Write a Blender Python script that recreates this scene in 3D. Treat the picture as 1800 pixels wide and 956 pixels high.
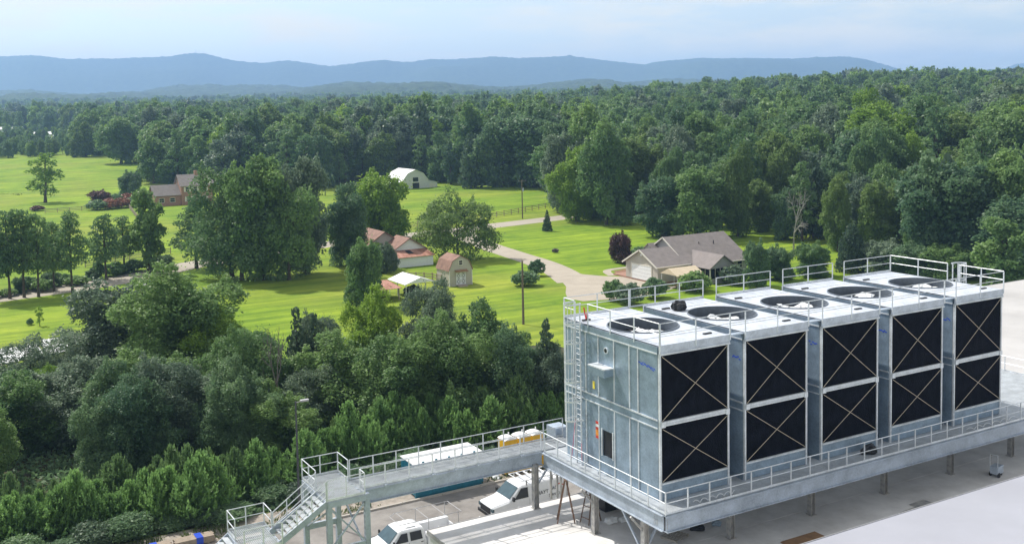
import bpy, math, random
import numpy as np
from mathutils import Matrix, Vector
for o in list(bpy.data.objects): bpy.data.objects.remove(o, do_unlink=True)
SC = bpy.context.scene
COL = SC.collection
rad = math.radians

# ------------------------------------------------------------------ camera
F, YAW, PIT, ROL, PY, HC = 1841.6, rad(30), rad(4.354), rad(-1.129), 324.3, 27.0
fw = np.array([math.sin(YAW)*math.cos(PIT), math.cos(YAW)*math.cos(PIT), -math.sin(PIT)])
_r = np.array([math.cos(YAW), -math.sin(YAW), 0.0]); _u = np.cross(_r, fw)
RT = math.cos(ROL)*_r + math.sin(ROL)*_u
UP = -math.sin(ROL)*_r + math.cos(ROL)*_u
CAMP = np.array([0, 0, HC])
cd = bpy.data.cameras.new('camera'); cam = bpy.data.objects.new('camera', cd); COL.objects.link(cam)
cd.sensor_width = 36; cd.lens = F/1800*36; cd.shift_y = -(478-PY)/1800
cd.clip_start = 0.5; cd.clip_end = 60000
M = Matrix.Identity(4)
for i in range(3):
    M[i][0], M[i][1], M[i][2], M[i][3] = RT[i], UP[i], -fw[i], CAMP[i]
cam.matrix_world = M
SC.camera = cam
# ------------------------------------------------------------------ world, sun, exposure
SUN = Vector((-0.36*math.cos(rad(50)), 0.933*math.cos(rad(50)), math.sin(rad(50)))).normalized()
W = bpy.data.worlds.new('World'); SC.world = W; W.use_nodes = True
wn = W.node_tree; wn.nodes.clear()
out = wn.nodes.new('ShaderNodeOutputWorld'); bg = wn.nodes.new('ShaderNodeBackground')
sky = wn.nodes.new('ShaderNodeTexSky'); sky.sky_type = 'NISHITA'; sky.sun_disc = False
sky.sun_elevation = math.asin(SUN.z); sky.sun_rotation = math.atan2(SUN.x, SUN.y)
sky.altitude = 200; sky.air_density = 1.0; sky.dust_density = 1.5; sky.ozone_density = 2.5
# thin high cloud: the same faint veil all round the sky
tc = wn.nodes.new('ShaderNodeTexCoord'); mp = wn.nodes.new('ShaderNodeMapping'); mp.inputs['Scale'].default_value = (2.2, 2.2, 11)
nz = wn.nodes.new('ShaderNodeTexNoise'); nz.inputs['Scale'].default_value = 2.6; nz.inputs['Detail'].default_value = 9; nz.inputs['Roughness'].default_value = .62
cr = wn.nodes.new('ShaderNodeValToRGB'); cr.color_ramp.elements[0].position = .44; cr.color_ramp.elements[1].position = .64
cr.color_ramp.elements[0].color = (.28, .28, .28, 1); cr.color_ramp.elements[1].color = (.95, .95, .95, 1)
mx = wn.nodes.new('ShaderNodeMix'); mx.data_type = 'RGBA'; mx.inputs[7].default_value = (6.6, 6.1, 4.8, 1)
L = wn.links
L.new(tc.outputs['Generated'], mp.inputs['Vector']); L.new(mp.outputs[0], nz.inputs['Vector']); L.new(nz.outputs[0], cr.inputs[0])
L.new(cr.outputs[0], mx.inputs[0]); L.new(sky.outputs[0], mx.inputs[6]); L.new(mx.outputs[2], bg.inputs[0])
bg.inputs[1].default_value = 0.128
L.new(bg.outputs[0], out.inputs[0])
sd = bpy.data.lights.new('sun', 'SUN'); sun = bpy.data.objects.new('sun', sd); COL.objects.link(sun)
sd.energy = 3.9; sd.angle = rad(0.5); sd.color = (1.0, .955, .88)
sun.rotation_euler = SUN.to_track_quat('Z', 'Y').to_euler(); sun.location = (0, 0, 200)
vs = SC.view_settings; vs.view_transform = 'Standard'; vs.look = 'None'; vs.gamma = 1; vs.use_curve_mapping = False
vs.exposure = 0.53
SC.render.engine = 'CYCLES'
SC.cycles.volume_bounces = 1; SC.cycles.max_bounces = 6; SC.cycles.transparent_max_bounces = 8
SC.render.resolution_x = 1024; SC.render.resolution_y = 543

# ------------------------------------------------------------------ pixel helpers (photograph pixels -> directions)
def ray(x, y): return fw + RT*(x-900)/F - UP*(y-PY)/F
def at(x, y, z=0.0):
    d = ray(x, y); return CAMP + d*((z-HC)/d[2])
def px(P):
    v = np.array(P, float) - CAMP; d = v @ fw
    return 900+F*(v @ RT)/d, PY-F*(v @ UP)/d, d
def ss(a, b, x):
    t = min(1, max(0, (x-a)/(b-a))); return t*t*(3-2*t)
HL = ([0, 330, 500, 900, 1500, 2500, 4000, 6000, 30000], [0, 0, 4, 12, 15, 42, 86, 88, 88])
HR = ([0, 190, 330, 700, 1000, 2000, 4000, 30000], [0, 0, 3, 11, 15, 9, 0, 0])
def hgt(x, y):
    dep = x*.5 + y*.866; lat = x*.866 - y*.5
    if dep < 190: return 0.0
    a = lat/dep
    return float(np.interp(dep, *HL) + np.interp(dep, *HR)*ss(-.05, .35, a))
def atg(x, y):
    d = ray(x, y); t = 150.0
    for k in range(4000):
        P = CAMP + d*t
        if P[2] <= hgt(P[0], P[1]): break
        t += 1.0 + t*.002
    return P

# ------------------------------------------------------------------ materials
def nodemat(name):
    m = bpy.data.materials.new(name); m.use_nodes = True
    n = m.node_tree; b = n.nodes['Principled BSDF']; return m, n, b
def pmat(name, c, rough=.6, metal=0., var=.15, scale=2., bump=0., bscale=40., detail=5, c2=None, thr=(.35, .7), stretch=None, ior=1.45):
    m, n, b = nodemat(name)
    tc = n.nodes.new('ShaderNodeTexCoord'); nz = n.nodes.new('ShaderNodeTexNoise')
    nz.inputs['Scale'].default_value = scale; nz.inputs['Detail'].default_value = detail; nz.inputs['Roughness'].default_value = .65
    src = tc.outputs['Object']
    if stretch:
        mp = n.nodes.new('ShaderNodeMapping'); mp.inputs['Scale'].default_value = stretch
        n.links.new(src, mp.inputs[0]); src = mp.outputs[0]
    n.links.new(src, nz.inputs['Vector'])
    cr = n.nodes.new('ShaderNodeValToRGB'); e = cr.color_ramp.elements
    e[0].position, e[1].position = thr
    ca = [max(0, v*(1-var)) for v in c]; cb = [min(1, v*(1+var)) for v in (c2 or c)]
    e[0].color = (*ca, 1); e[1].color = (*cb, 1)
    n.links.new(nz.outputs[0], cr.inputs[0]); n.links.new(cr.outputs[0], b.inputs['Base Color'])
    b.inputs['Roughness'].default_value = rough; b.inputs['Metallic'].default_value = metal; b.inputs['IOR'].default_value = ior
    if bump:
        n2 = n.nodes.new('ShaderNodeTexNoise'); n2.inputs['Scale'].default_value = bscale; n2.inputs['Detail'].default_value = 3
        n.links.new(src, n2.inputs['Vector'])
        bp = n.nodes.new('ShaderNodeBump'); bp.inputs['Strength'].default_value = bump; bp.inputs['Distance'].default_value = .05
        n.links.new(n2.outputs[0], bp.inputs['Height']); n.links.new(bp.outputs[0], b.inputs['Normal'])
    return m
MT = {}
def galv(name, c, rough, metal):
    m, n, b = nodemat(name)
    tc = n.nodes.new('ShaderNodeTexCoord'); v = n.nodes.new('ShaderNodeTexVoronoi'); v.inputs['Scale'].default_value = 14
    nz = n.nodes.new('ShaderNodeTexNoise'); nz.inputs['Scale'].default_value = 1.3; nz.inputs['Detail'].default_value = 6
    n.links.new(tc.outputs['Object'], v.inputs['Vector']); n.links.new(tc.outputs['Object'], nz.inputs['Vector'])
    ad = n.nodes.new('ShaderNodeMath'); ad.operation = 'MULTIPLY_ADD'; ad.inputs[1].default_value = .25
    n.links.new(v.outputs['Color'], ad.inputs[0]); n.links.new(nz.outputs[0], ad.inputs[2])
    cr = n.nodes.new('ShaderNodeValToRGB'); e = cr.color_ramp.elements; e[0].position = .35; e[1].position = .85
    e[0].color = (*[k*.72 for k in c], 1); e[1].color = (*[min(1, k*1.18) for k in c], 1)
    n.links.new(ad.outputs[0], cr.inputs[0]); n.links.new(cr.outputs[0], b.inputs['Base Color'])
    b.inputs['Metallic'].default_value = metal; b.inputs['Roughness'].default_value = rough
    return m
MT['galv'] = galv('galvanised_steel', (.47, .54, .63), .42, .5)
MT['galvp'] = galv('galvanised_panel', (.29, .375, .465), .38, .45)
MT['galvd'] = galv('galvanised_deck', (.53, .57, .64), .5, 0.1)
MT['rail'] = galv('rail_steel', (.66, .69, .72), .45, .25)
MT['beam'] = galv('beam_steel', (.37, .42, .49), .5, .1)
MT['col'] = pmat('column_steel', (.34, .35, .36), .6, .3, .3, 2.5, c2=(.42, .40, .37))
MT['grate'] = galv('grating_steel', (.40, .43, .46), .6, .3)
MT['brace'] = pmat('brace_rod', (.50, .43, .33), .5, .1, .1)
def fillmat():
    m, n, b = nodemat('black_fill_media')
    tc = n.nodes.new('ShaderNodeTexCoord'); mp = n.nodes.new('ShaderNodeMapping'); mp.inputs['Scale'].default_value = (1, 1, .6)
    v = n.nodes.new('ShaderNodeTexVoronoi'); v.inputs['Scale'].default_value = 16
    nz = n.nodes.new('ShaderNodeTexNoise'); nz.inputs['Scale'].default_value = 2; nz.inputs['Detail'].default_value = 8
    n.links.new(tc.outputs['Object'], mp.inputs[0]); n.links.new(mp.outputs[0], v.inputs['Vector']); n.links.new(mp.outputs[0], nz.inputs['Vector'])
    cr = n.nodes.new('ShaderNodeValToRGB'); e = cr.color_ramp.elements; e[0].color = (.002, .0025, .005, 1); e[1].color = (.008, .009, .015, 1)
    e[0].position = .3; e[1].position = .7
    n.links.new(nz.outputs[0], cr.inputs[0]); n.links.new(cr.outputs[0], b.inputs['Base Color'])
    bp = n.nodes.new('ShaderNodeBump'); bp.inputs['Strength'].default_value = .6; bp.inputs['Distance'].default_value = .03
    n.links.new(v.outputs['Distance'], bp.inputs['Height']); n.links.new(bp.outputs[0], b.inputs['Normal'])
    b.inputs['Roughness'].default_value = .75; b.inputs['Specular IOR Level'].default_value = .06
    return m
MT['fill'] = fillmat()
MT['lampp'] = pmat('dark_lamp_steel', (.085, .09, .10), .5, .3, .1)
MT['black'] = pmat('black_plastic', (.012, .013, .016), .45, 0, .3, 8)
MT['dark'] = pmat('dark_interior', (.02, .022, .028), .8, 0, .3, 3)
MT['white'] = pmat('white_paint', (.78, .79, .80), .4, 0, .06, 3)
MT['carwhite'] = pmat('white_vehicle_paint', (.76, .77, .79), .22, 0, .04, 2)
MT['glass'] = pmat('vehicle_glass', (.05, .09, .11), .06, 0, .2, 2)
MT['glassd'] = pmat('dark_side_glass', (.012, .016, .022), .06, 0, .2, 2)
MT['rubber'] = pmat('tyre_rubber', (.02, .02, .02), .8, 0, .2, 8)
MT['chrome'] = pmat('bright_metal', (.6, .6, .62), .25, .8, .1, 4)
MT['roofw'] = pmat('white_membrane_roof', (.60, .585, .57), .7, 0, .16, .35, .15, 6, 8, c2=(.68, .67, .66))
MT['roofb'] = pmat('pale_roof_coating', (.40, .39, .385), .75, 0, .1, .08, .1, 4, 8, c2=(.47, .46, .455))
MT['roofn'] = pmat('bright_membrane_roof', (.345, .355, .405), .65, 0, .05, .3, .06, 5)
MT['wallw'] = pmat('white_metal_wall', (.62, .63, .64), .5, .1, .08, 1.5)
MT['flash'] = pmat('grey_flashing', (.42, .42, .43), .5, .4, .15, 3)
MT['asph'] = pmat('worn_asphalt', (.205, .19, .178), .9, 0, .18, .5, .25, 30, 9, c2=(.25, .235, .22))
MT['conc'] = pmat('concrete', (.40, .37, .33), .85, 0, .12, .6, .15, 20, 8)
MT['drive'] = pmat('pale_concrete_drive', (.37, .325, .265), .85, 0, .1, .4, .1, 8, 8)
MT['road'] = pmat('sunbleached_road', (.36, .32, .265), .9, 0, .08, .3, .1, 6)
MT['teal'] = pmat('teal_paint', (.02, .17, .25), .5, 0, .25, 1.5, .1, 8)
MT['yellow'] = pmat('yellow_plastic', (.72, .42, .02), .45, 0, .12, 2)
MT['blue'] = pmat('blue_wrap', (.02, .07, .5), .4, 0, .15, 6)
MT['wood'] = pmat('grey_timber', (.33, .27, .21), .85, 0, .3, 3, .3, 40, stretch=(1, 8, 8))
MT['lumber'] = pmat('pale_lumber', (.36, .335, .30), .85, 0, .2, 2, .2, 30, stretch=(1, 8, 8))
MT['ply'] = pmat('brown_plywood', (.26, .15, .075), .8, 0, .25, 1.6, .1, 12)
MT['pole'] = pmat('weathered_pole_wood', (.17, .135, .105), .9, 0, .25, 2, .3, 20, stretch=(6, 6, 1))
MT['bark'] = pmat('tree_bark', (.085, .068, .052), .95, 0, .35, 3, .5, 12, stretch=(3, 3, 1))
MT['barkd'] = pmat('weathered_snag_bark', (.13, .115, .105), .9, 0, .25, 2, .3, 10)
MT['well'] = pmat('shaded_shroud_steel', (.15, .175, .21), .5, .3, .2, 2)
MT['barkg'] = pmat('dead_grey_bark', (.30, .285, .265), .9, 0, .25, 2, .3, 10)
MT['siding'] = pmat('beige_siding', (.44, .41, .36), .7, 0, .06, 1)
MT['sidingg'] = pmat('grey_siding', (.36, .36, .36), .7, 0, .06, 1)
MT['shingle'] = pmat('brown_grey_shingles', (.215, .19, .182), .9, 0, .14, 1.2, .2, 8, 9)
MT['shingler'] = pmat('reddish_shingles', (.26, .155, .12), .9, 0, .3, 1, .2, 8, 9)
MT['tin'] = pmat('rusty_red_tin', (.42, .15, .085), .6, .1, .4, 1.1, .1, 5, 8, c2=(.42, .24, .19), stretch=(1, .25, 1))
MT['tinw'] = pmat('white_metal_roof', (.74, .75, .76), .45, .05, .06, .8)
MT['brick'] = pmat('red_brown_brick', (.34, .19, .14), .9, 0, .2, 3, .2, 14)
MT['trim'] = pmat('cream_trim', (.68, .65, .58), .6, 0, .05, 2)
MT['canvas'] = pmat('tan_canvas', (.60, .50, .36), .8, 0, .08, 1, .1, 5)
MT['mulch'] = pmat('brown_mulch', (.22, .12, .07), .95, 0, .3, 3, .4, 12)
MT['gravel'] = pmat('pale_gravel', (.33, .29, .25), .95, 0, .25, 2, .5, 25)
MT['red'] = pmat('red_plastic', (.55, .05, .03), .5, 0, .1, 4)
MT['orange'] = pmat('orange_print', (.75, .28, .03), .5, 0, .1, 4)
MT['yel'] = pmat('yellow_print', (.75, .62, .08), .5, 0, .1, 4)
MT['bluemark'] = pmat('blue_marker', (.03, .09, .55), .6, 0, .2, 4)
MT['pink'] = pmat('pink_cord', (.6, .1, .2), .6, 0, .1, 4)
MT['ladw'] = pmat('brown_fibreglass', (.15, .085, .055), .6, 0, .2, 3)
MT['film'] = pmat('white_plastic_sheet', (.72, .74, .76), .35, 0, .06, 2)
MT['purplecloth'] = pmat('tan_dust', (.30, .25, .21), .9, 0, .2, 2)

def leafmat(name, ca, cb, trans=.25):
    m, n, b = nodemat(name)
    at_ = n.nodes.new('ShaderNodeAttribute'); at_.attribute_name = 'tint'
    oi = n.nodes.new('ShaderNodeObjectInfo')
    ad = n.nodes.new('ShaderNodeMath'); ad.operation = 'MULTIPLY_ADD'; ad.inputs[1].default_value = .55
    sub = n.nodes.new('ShaderNodeMath'); sub.operation = 'MULTIPLY'; sub.inputs[1].default_value = .5
    n.links.new(oi.outputs['Random'], sub.inputs[0]); n.links.new(at_.outputs['Fac'], ad.inputs[0]); n.links.new(sub.outputs[0], ad.inputs[2])
    cr = n.nodes.new('ShaderNodeValToRGB'); e = cr.color_ramp.elements
    e[0].color = (*ca, 1); e[1].color = (*cb, 1); e[0].position = .05; e[1].position = 1.0
    n.links.new(ad.outputs[0], cr.inputs[0])
    n.links.new(cr.outputs[0], b.inputs['Base Color']); b.inputs['Roughness'].default_value = .5; b.inputs['Specular IOR Level'].default_value = .3
    tr = n.nodes.new('ShaderNodeBsdfTranslucent'); ms = n.nodes.new('ShaderNodeMixShader'); ms.inputs[0].default_value = trans
    n.links.new(cr.outputs[0], tr.inputs[0])
    o = n.nodes['Material Output']
    n.links.new(b.outputs[0], ms.inputs[1]); n.links.new(tr.outputs[0], ms.inputs[2]); n.links.new(ms.outputs[0], o.inputs[0])
    return m
MT['leaf'] = leafmat('oak_leaves', (.095, .19, .075), (.24, .365, .115), .48)
MT['leafb'] = leafmat('bright_leaves', (.12, .23, .035), (.28, .42, .065), .5)
MT['leafd'] = leafmat('deep_green_leaves', (.08, .16, .086), (.195, .30, .135), .46)
MT['leafg'] = leafmat('grey_green_leaves', (.10, .158, .105), (.225, .30, .19), .42)
MT['pine'] = leafmat('pine_needles', (.08, .165, .074), (.205, .315, .11), .45)
MT['ypine'] = leafmat('young_pine_needles', (.10, .20, .065), (.25, .42, .13), .5)
MT['cedar'] = leafmat('cedar_foliage', (.052, .095, .062), (.125, .19, .10), .35)
MT['olive'] = leafmat('olive_leaves', (.10, .172, .055), (.225, .325, .095), .48)
MT['purple'] = leafmat('purple_leaves', (.06, .036, .036), (.16, .075, .065), .2)
MT['rosy'] = leafmat('rosy_flowering_foliage', (.18, .11, .05), (.5, .18, .14), .2)
MT['twig'] = leafmat('dry_twigs', (.10, .085, .075), (.2, .17, .15), .1)
MT['weed'] = leafmat('weeds', (.06, .10, .03), (.17, .21, .06), .3)

def groundmat():
    m, n, b = nodemat('meadow_grass')
    g = n.nodes.new('ShaderNodeNewGeometry')
    def noise(s, d, r=.6):
        z = n.nodes.new('ShaderNodeTexNoise'); z.inputs['Scale'].default_value = s; z.inputs['Detail'].default_value = d; z.inputs['Roughness'].default_value = r
        n.links.new(g.outputs['Position'], z.inputs['Vector']); return z.outputs[0]
    def ramp(src, a, ca, bb, cb):
        c = n.nodes.new('ShaderNodeValToRGB'); e = c.color_ramp.elements; e[0].position = a; e[1].position = bb; e[0].color = (*ca, 1); e[1].color = (*cb, 1)
        n.links.new(src, c.inputs[0]); return c.outputs[0]
    c1a = ramp(noise(.35, 9, .72), .32, (.085, .17, .02), .72, (.205, .315, .024))
    c1b = ramp(noise(.6, 9, .75), .3, (.165, .26, .02), .75, (.315, .42, .036))
    m1 = n.nodes.new('ShaderNodeMix'); m1.data_type = 'RGBA'; n.links.new(ramp(noise(.055, 6, .6), .38, (0, 0, 0), .64, (1, 1, 1)), m1.inputs[0])
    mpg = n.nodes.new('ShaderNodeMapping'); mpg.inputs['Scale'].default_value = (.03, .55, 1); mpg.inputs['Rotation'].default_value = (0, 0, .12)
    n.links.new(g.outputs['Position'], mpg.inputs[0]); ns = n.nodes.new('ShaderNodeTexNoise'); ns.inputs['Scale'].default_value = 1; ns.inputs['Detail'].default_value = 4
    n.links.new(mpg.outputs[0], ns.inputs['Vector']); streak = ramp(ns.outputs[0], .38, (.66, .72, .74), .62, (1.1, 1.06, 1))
    n.links.new(c1a, m1.inputs[6]); n.links.new(c1b, m1.inputs[7]); c1 = m1.outputs[2]
    c2 = ramp(noise(.5, 8, .7), .3, (.20, .23, .03), .75, (.36, .37, .075))
    big = ramp(noise(.022, 5), .45, (0, 0, 0), .62, (1, 1, 1))
    mx = n.nodes.new('ShaderNodeMix'); mx.data_type = 'RGBA'
    ml = n.nodes.new('ShaderNodeMath'); ml.operation = 'MULTIPLY'; ml.inputs[1].default_value = .55
    n.links.new(big, ml.inputs[0])
    n.links.new(ml.outputs[0], mx.inputs[0]); n.links.new(c1, mx.inputs[6]); n.links.new(c2, mx.inputs[7])
    mm = n.nodes.new('ShaderNodeMix'); mm.data_type = 'RGBA'; mm.blend_type = 'MULTIPLY'; mm.inputs[0].default_value = 1
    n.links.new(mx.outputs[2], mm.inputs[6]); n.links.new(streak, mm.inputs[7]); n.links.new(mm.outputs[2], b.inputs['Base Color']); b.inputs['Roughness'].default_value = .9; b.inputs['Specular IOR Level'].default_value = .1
    bp = n.nodes.new('ShaderNodeBump'); bp.inputs['Strength'].default_value = .5; bp.inputs['Distance'].default_value = .15
    n.links.new(noise(2.2, 8, .75), bp.inputs['Height']); n.links.new(bp.outputs[0], b.inputs['Normal'])
    return m
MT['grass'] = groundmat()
MT['litter'] = pmat('leaf_litter', (.045, .035, .022), .95, 0, .4, .7, .4, 6, 8, c2=(.06, .07, .025))
def forestmat(name, ca, cb, s):
    m, n, b = nodemat(name)
    g = n.nodes.new('ShaderNodeNewGeometry'); z = n.nodes.new('ShaderNodeTexNoise'); z.inputs['Scale'].default_value = s; z.inputs['Detail'].default_value = 8; z.inputs['Roughness'].default_value = .7
    n.links.new(g.outputs['Position'], z.inputs['Vector'])
    c = n.nodes.new('ShaderNodeValToRGB'); e = c.color_ramp.elements; e[0].position = .3; e[1].position = .7; e[0].color = (*ca, 1); e[1].color = (*cb, 1)
    n.links.new(z.outputs[0], c.inputs[0]); n.links.new(c.outputs[0], b.inputs['Base Color']); b.inputs['Roughness'].default_value = .95
    b.inputs['Specular IOR Level'].default_value = .1
    return m
MT['farwood'] = forestmat('distant_canopy', (.02, .04, .02), (.07, .105, .045), .03)

# ------------------------------------------------------------------ mesh helpers
class MB:
    def __init__(s): s.v = []; s.f = []
    def box(s, x0, y0, z0, x1, y1, z1):
        n = len(s.v)
        s.v += [(x0,y0,z0),(x1,y0,z0),(x1,y1,z0),(x0,y1,z0),(x0,y0,z1),(x1,y0,z1),(x1,y1,z1),(x0,y1,z1)]
        s.f += [(n,n+3,n+2,n+1),(n+4,n+5,n+6,n+7),(n,n+1,n+5,n+4),(n+1,n+2,n+6,n+5),(n+2,n+3,n+7,n+6),(n+3,n,n+4,n+7)]
        return s
    def tube(s, p, q, r, n=6, r2=None):
        p = Vector(p); q = Vector(q); d = (q-p); d.normalize()
        a = d.orthogonal().normalized(); b = d.cross(a); k = len(s.v); r2 = r if r2 is None else r2
        for c, rr in ((p, r), (q, r2)):
            for i in range(n):
                t = 2*math.pi*i/n; s.v.append(tuple(c + a*math.cos(t)*rr + b*math.sin(t)*rr))
        for i in range(n): s.f.append((k+i, k+(i+1) % n, k+n+(i+1) % n, k+n+i))
        s.f.append(tuple(k+i for i in range(n))[::-1]); s.f.append(tuple(k+n+i for i in range(n)))
        return s
    def bar(s, p, q, w, h):
        """rectangular bar from p to q; w sideways, h in the upright sense"""
        p = Vector(p); q = Vector(q); d = (q-p).normalized()
        up = Vector((0,0,1)) if abs(d.z) < .95 else Vector((1,0,0))
        a = d.cross(up).normalized()*w/2; b = a.cross(d).normalized()*h/2; k = len(s.v)
        for c in (p, q):
            for e, g in ((-1,-1),(1,-1),(1,1),(-1,1)): s.v.append(tuple(c + a*e + b*g))
        s.f += [(k,k+1,k+2,k+3),(k+7,k+6,k+5,k+4),(k,k+4,k+5,k+1),(k+1,k+5,k+6,k+2),(k+2,k+6,k+7,k+3),(k+3,k+7,k+4,k)]
        return s
    def prism(s, prof, a0, a1, axis='y'):
        """profile of (u, z) extruded along an axis; axis y: u = x, axis x: u = y"""
        k = len(s.v); n = len(prof)
        for a in (a0, a1):
            for u, z in prof: s.v.append((u, a, z) if axis == 'y' else (a, u, z))
        for i in range(n): s.f.append((k+i, k+(i+1) % n, k+n+(i+1) % n, k+n+i))
        s.f.append(tuple(range(k, k+n))[::-1]); s.f.append(tuple(range(k+n, k+2*n)))
        return s
    def slab(s, pts, t):
        """a flat plate from 3+ points, thickness t downwards"""
        k = len(s.v); n = len(pts); pts = [Vector(p) for p in pts]
        nr = (pts[1]-pts[0]).cross(pts[2]-pts[0]).normalized()
        if nr.z < 0: nr = -nr
        for p in pts: s.v.append(tuple(p))
        for p in pts: s.v.append(tuple(p - nr*t))
        s.f.append(tuple(range(k, k+n))); s.f.append(tuple(range(k+n, k+2*n))[::-1])
        for i in range(n): s.f.append((k+i, k+n+i, k+n+(i+1) % n, k+(i+1) % n))
        return s
    def poly(s, pts):
        k = len(s.v); s.v += [tuple(p) for p in pts]; s.f.append(tuple(range(k, k+len(pts)))); return s
    def mesh(s, name):
        import bmesh
        me = bpy.data.meshes.new(name); me.from_pydata(s.v, [], s.f)
        bm = bmesh.new(); bm.from_mesh(me); bmesh.ops.recalc_face_normals(bm, faces=bm.faces); bm.to_mesh(me); bm.free()
        return me
    def build(s, name, mat, parent=None, loc=None, bevel=0, smooth=False):
        return mk(name, s.mesh(name), mat, parent, loc, bevel, smooth)
def mk(name, me, mat, parent=None, loc=None, bevel=0, smooth=False):
    if isinstance(mat, str): mat = MT[mat]
    if mat and not me.materials: me.materials.append(mat)
    o = bpy.data.objects.new(name, me); COL.objects.link(o)
    if parent: o.parent = parent
    if loc is not None: o.location = loc
    if bevel:
        b = o.modifiers.new('bevel', 'BEVEL'); b.width = bevel; b.segments = 2; b.limit_method = 'ANGLE'
    if smooth:
        for p in me.polygons: p.use_smooth = True
    return o
def tag(o, label, cat, group=None):
    o['label'] = label; o['category'] = cat
    if group: o['group'] = group
    return o
def thing(name, label, cat, loc=(0, 0, 0), rz=0, group=None):
    o = bpy.data.objects.new(name, None); COL.objects.link(o); o.empty_display_size = .3
    o.location = loc; o.rotation_euler = (0, 0, rz); return tag(o, label, cat, group)
def struct(o, kind='structure'):
    o['kind'] = kind; return o
def copy_part(o, parent, loc=None):
    c = o.copy(); COL.objects.link(c); c.parent = parent
    if loc is not None: c.location = loc
    return c
def copy_tree(o, parent=None):
    kids = list(o.children); c = o.copy(); COL.objects.link(c); c.parent = parent
    for k in kids: copy_tree(k, c)
    return c
POST = {}
def rail_run(parent, pts, n=None, h=1.07, toe=.1, r=.026, name='guard_rail', posts=True, drop=0.):
    """pts: list of base points; top and middle rails, toe board, posts as sub-parts"""
    pts = [Vector(p) for p in pts]; mb = MB()
    up = Vector((0, 0, 1))
    for a, b in zip(pts[:-1], pts[1:]):
        mb.tube(a+up*h, b+up*h, r, 6); mb.tube(a+up*h*.52, b+up*h*.52, r*.85, 6)
        if toe: mb.bar(a+up*(toe/2+.01), b+up*(toe/2+.01), .012, toe)
    rail = mb.build(name, 'rail', parent)
    key = (h, r, drop)
    if key not in POST: POST[key] = MB().box(-r, -r, -drop, r, r, h-.01).mesh('post')
    if posts:
        done = []
        for a, b in zip(pts[:-1], pts[1:]):
            ln = (b-a).length; k = max(1, round(ln/(n or 1.5)))
            for i in range(k+1):
                p = a.lerp(b, i/k)
                if any((p-q).length < .1 for q in done): continue
                done.append(p); mk('post', POST[key], 'rail', rail, p)
    return rail
# ------------------------------------------------------------------ ground, hills
def grid_mesh(name, rows, na, fn, mat, smooth=True):
    """rows: list of (dep, [lat...]) via fn(i,j)->xyz"""
    nr = len(rows); V = []; Fc = []
    for i in range(nr):
        for j in range(na): V.append(fn(rows[i], j))
    for i in range(nr-1):
        for j in range(na-1):
            a = i*na+j; Fc.append((a, a+1, a+na+1, a+na))
    me = bpy.data.meshes.new(name); me.from_pydata(V, [], Fc)
    return mk(name, me, mat, smooth=smooth)
def wl(dep, lat): return dep*.5+lat*.866, dep*.866-lat*.5
deps = [-120, -60, 0, 60, 120, 180] + list(np.linspace(190, 520, 34)) + list(np.geomspace(540, 9000, 44))
def gfn(d, j):
    a = -1.15 + 2.3*j/96; lat = a*(abs(d)*.62+160)
    x, y = wl(d, lat); return (x, y, hgt(x, y))
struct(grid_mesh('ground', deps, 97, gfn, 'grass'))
rngT = np.random.default_rng(5)
def lattice(seed):
    r = np.random.default_rng(seed); G = r.random((64, 64))
    def f(x, y):
        x = x % 64; y = y % 64; i, j = int(x), int(y); u, v = x-i, y-j
        u = u*u*(3-2*u); v = v*v*(3-2*v); i2, j2 = (i+1) % 64, (j+1) % 64
        return (G[i, j]*(1-u)+G[i2, j]*u)*(1-v) + (G[i, j2]*(1-u)+G[i2, j2]*u)*v
    return f
N1, N2, N3 = lattice(1), lattice(2), lattice(3)
# far woodland that reads as one mass
cdeps = list(np.geomspace(1900, 5600, 84))
def cfn(d, j):
    a = -.62 + 1.24*j/520; lat = a*d; x, y = wl(d, lat)
    roll = 46*(N1(a*13+3, d/640)-.42) * ss(2000, 2700, d)
    bump = 9*N2(lat/17, d/23) + 7*N3(lat/41, d/60)
    return (x, y, hgt(x, y) + 6 + roll + bump)
struct(grid_mesh('far_woodland', cdeps, 521, cfn, 'farwood', smooth=False), 'stuff')
def ridge(name, prof, D, base, back, foot, amp, seed):
    xs = np.array([p[0] for p in prof], float); ys = np.array([p[1] for p in prof], float)
    NA = lattice(seed); NB = lattice(seed+9)
    ts = list(np.linspace(0, 1, 26)) + list(1 + np.linspace(.12, 1, 6))
    n = 620
    def fn(t, j):
        x = xs[0] + (xs[-1]-xs[0])*j/(n-1); y = np.interp(x, xs, ys)
        d = ray(x, y); P = CAMP + d*(D/(d @ fw)); top = P[2]
        lat = (P[0]*.866 - P[1]*.5)
        if t <= 1:
            dep = foot + (D-foot)*t; s = t*t*(3-2*t)*.55 + t*.45
            fold = amp*(NA(lat/420, t*2.2)-.5)*math.sin(math.pi*min(1, t*1.02))
            z = base + (top-base)*s + fold
        else:
            dep = D + (t-1)*back; z = top - (top-base)*(t-1)
        z += 7*NB(lat/16, t*37) - 3.5
        # keep the bearing of each column, so the ridge stands where it is seen
        k = lat/D
        X, Y = wl(dep, k*dep if t <= 1 else lat)
        return (X, Y, z)
    return struct(grid_mesh(name, ts, n, fn, 'farwood'))
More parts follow.
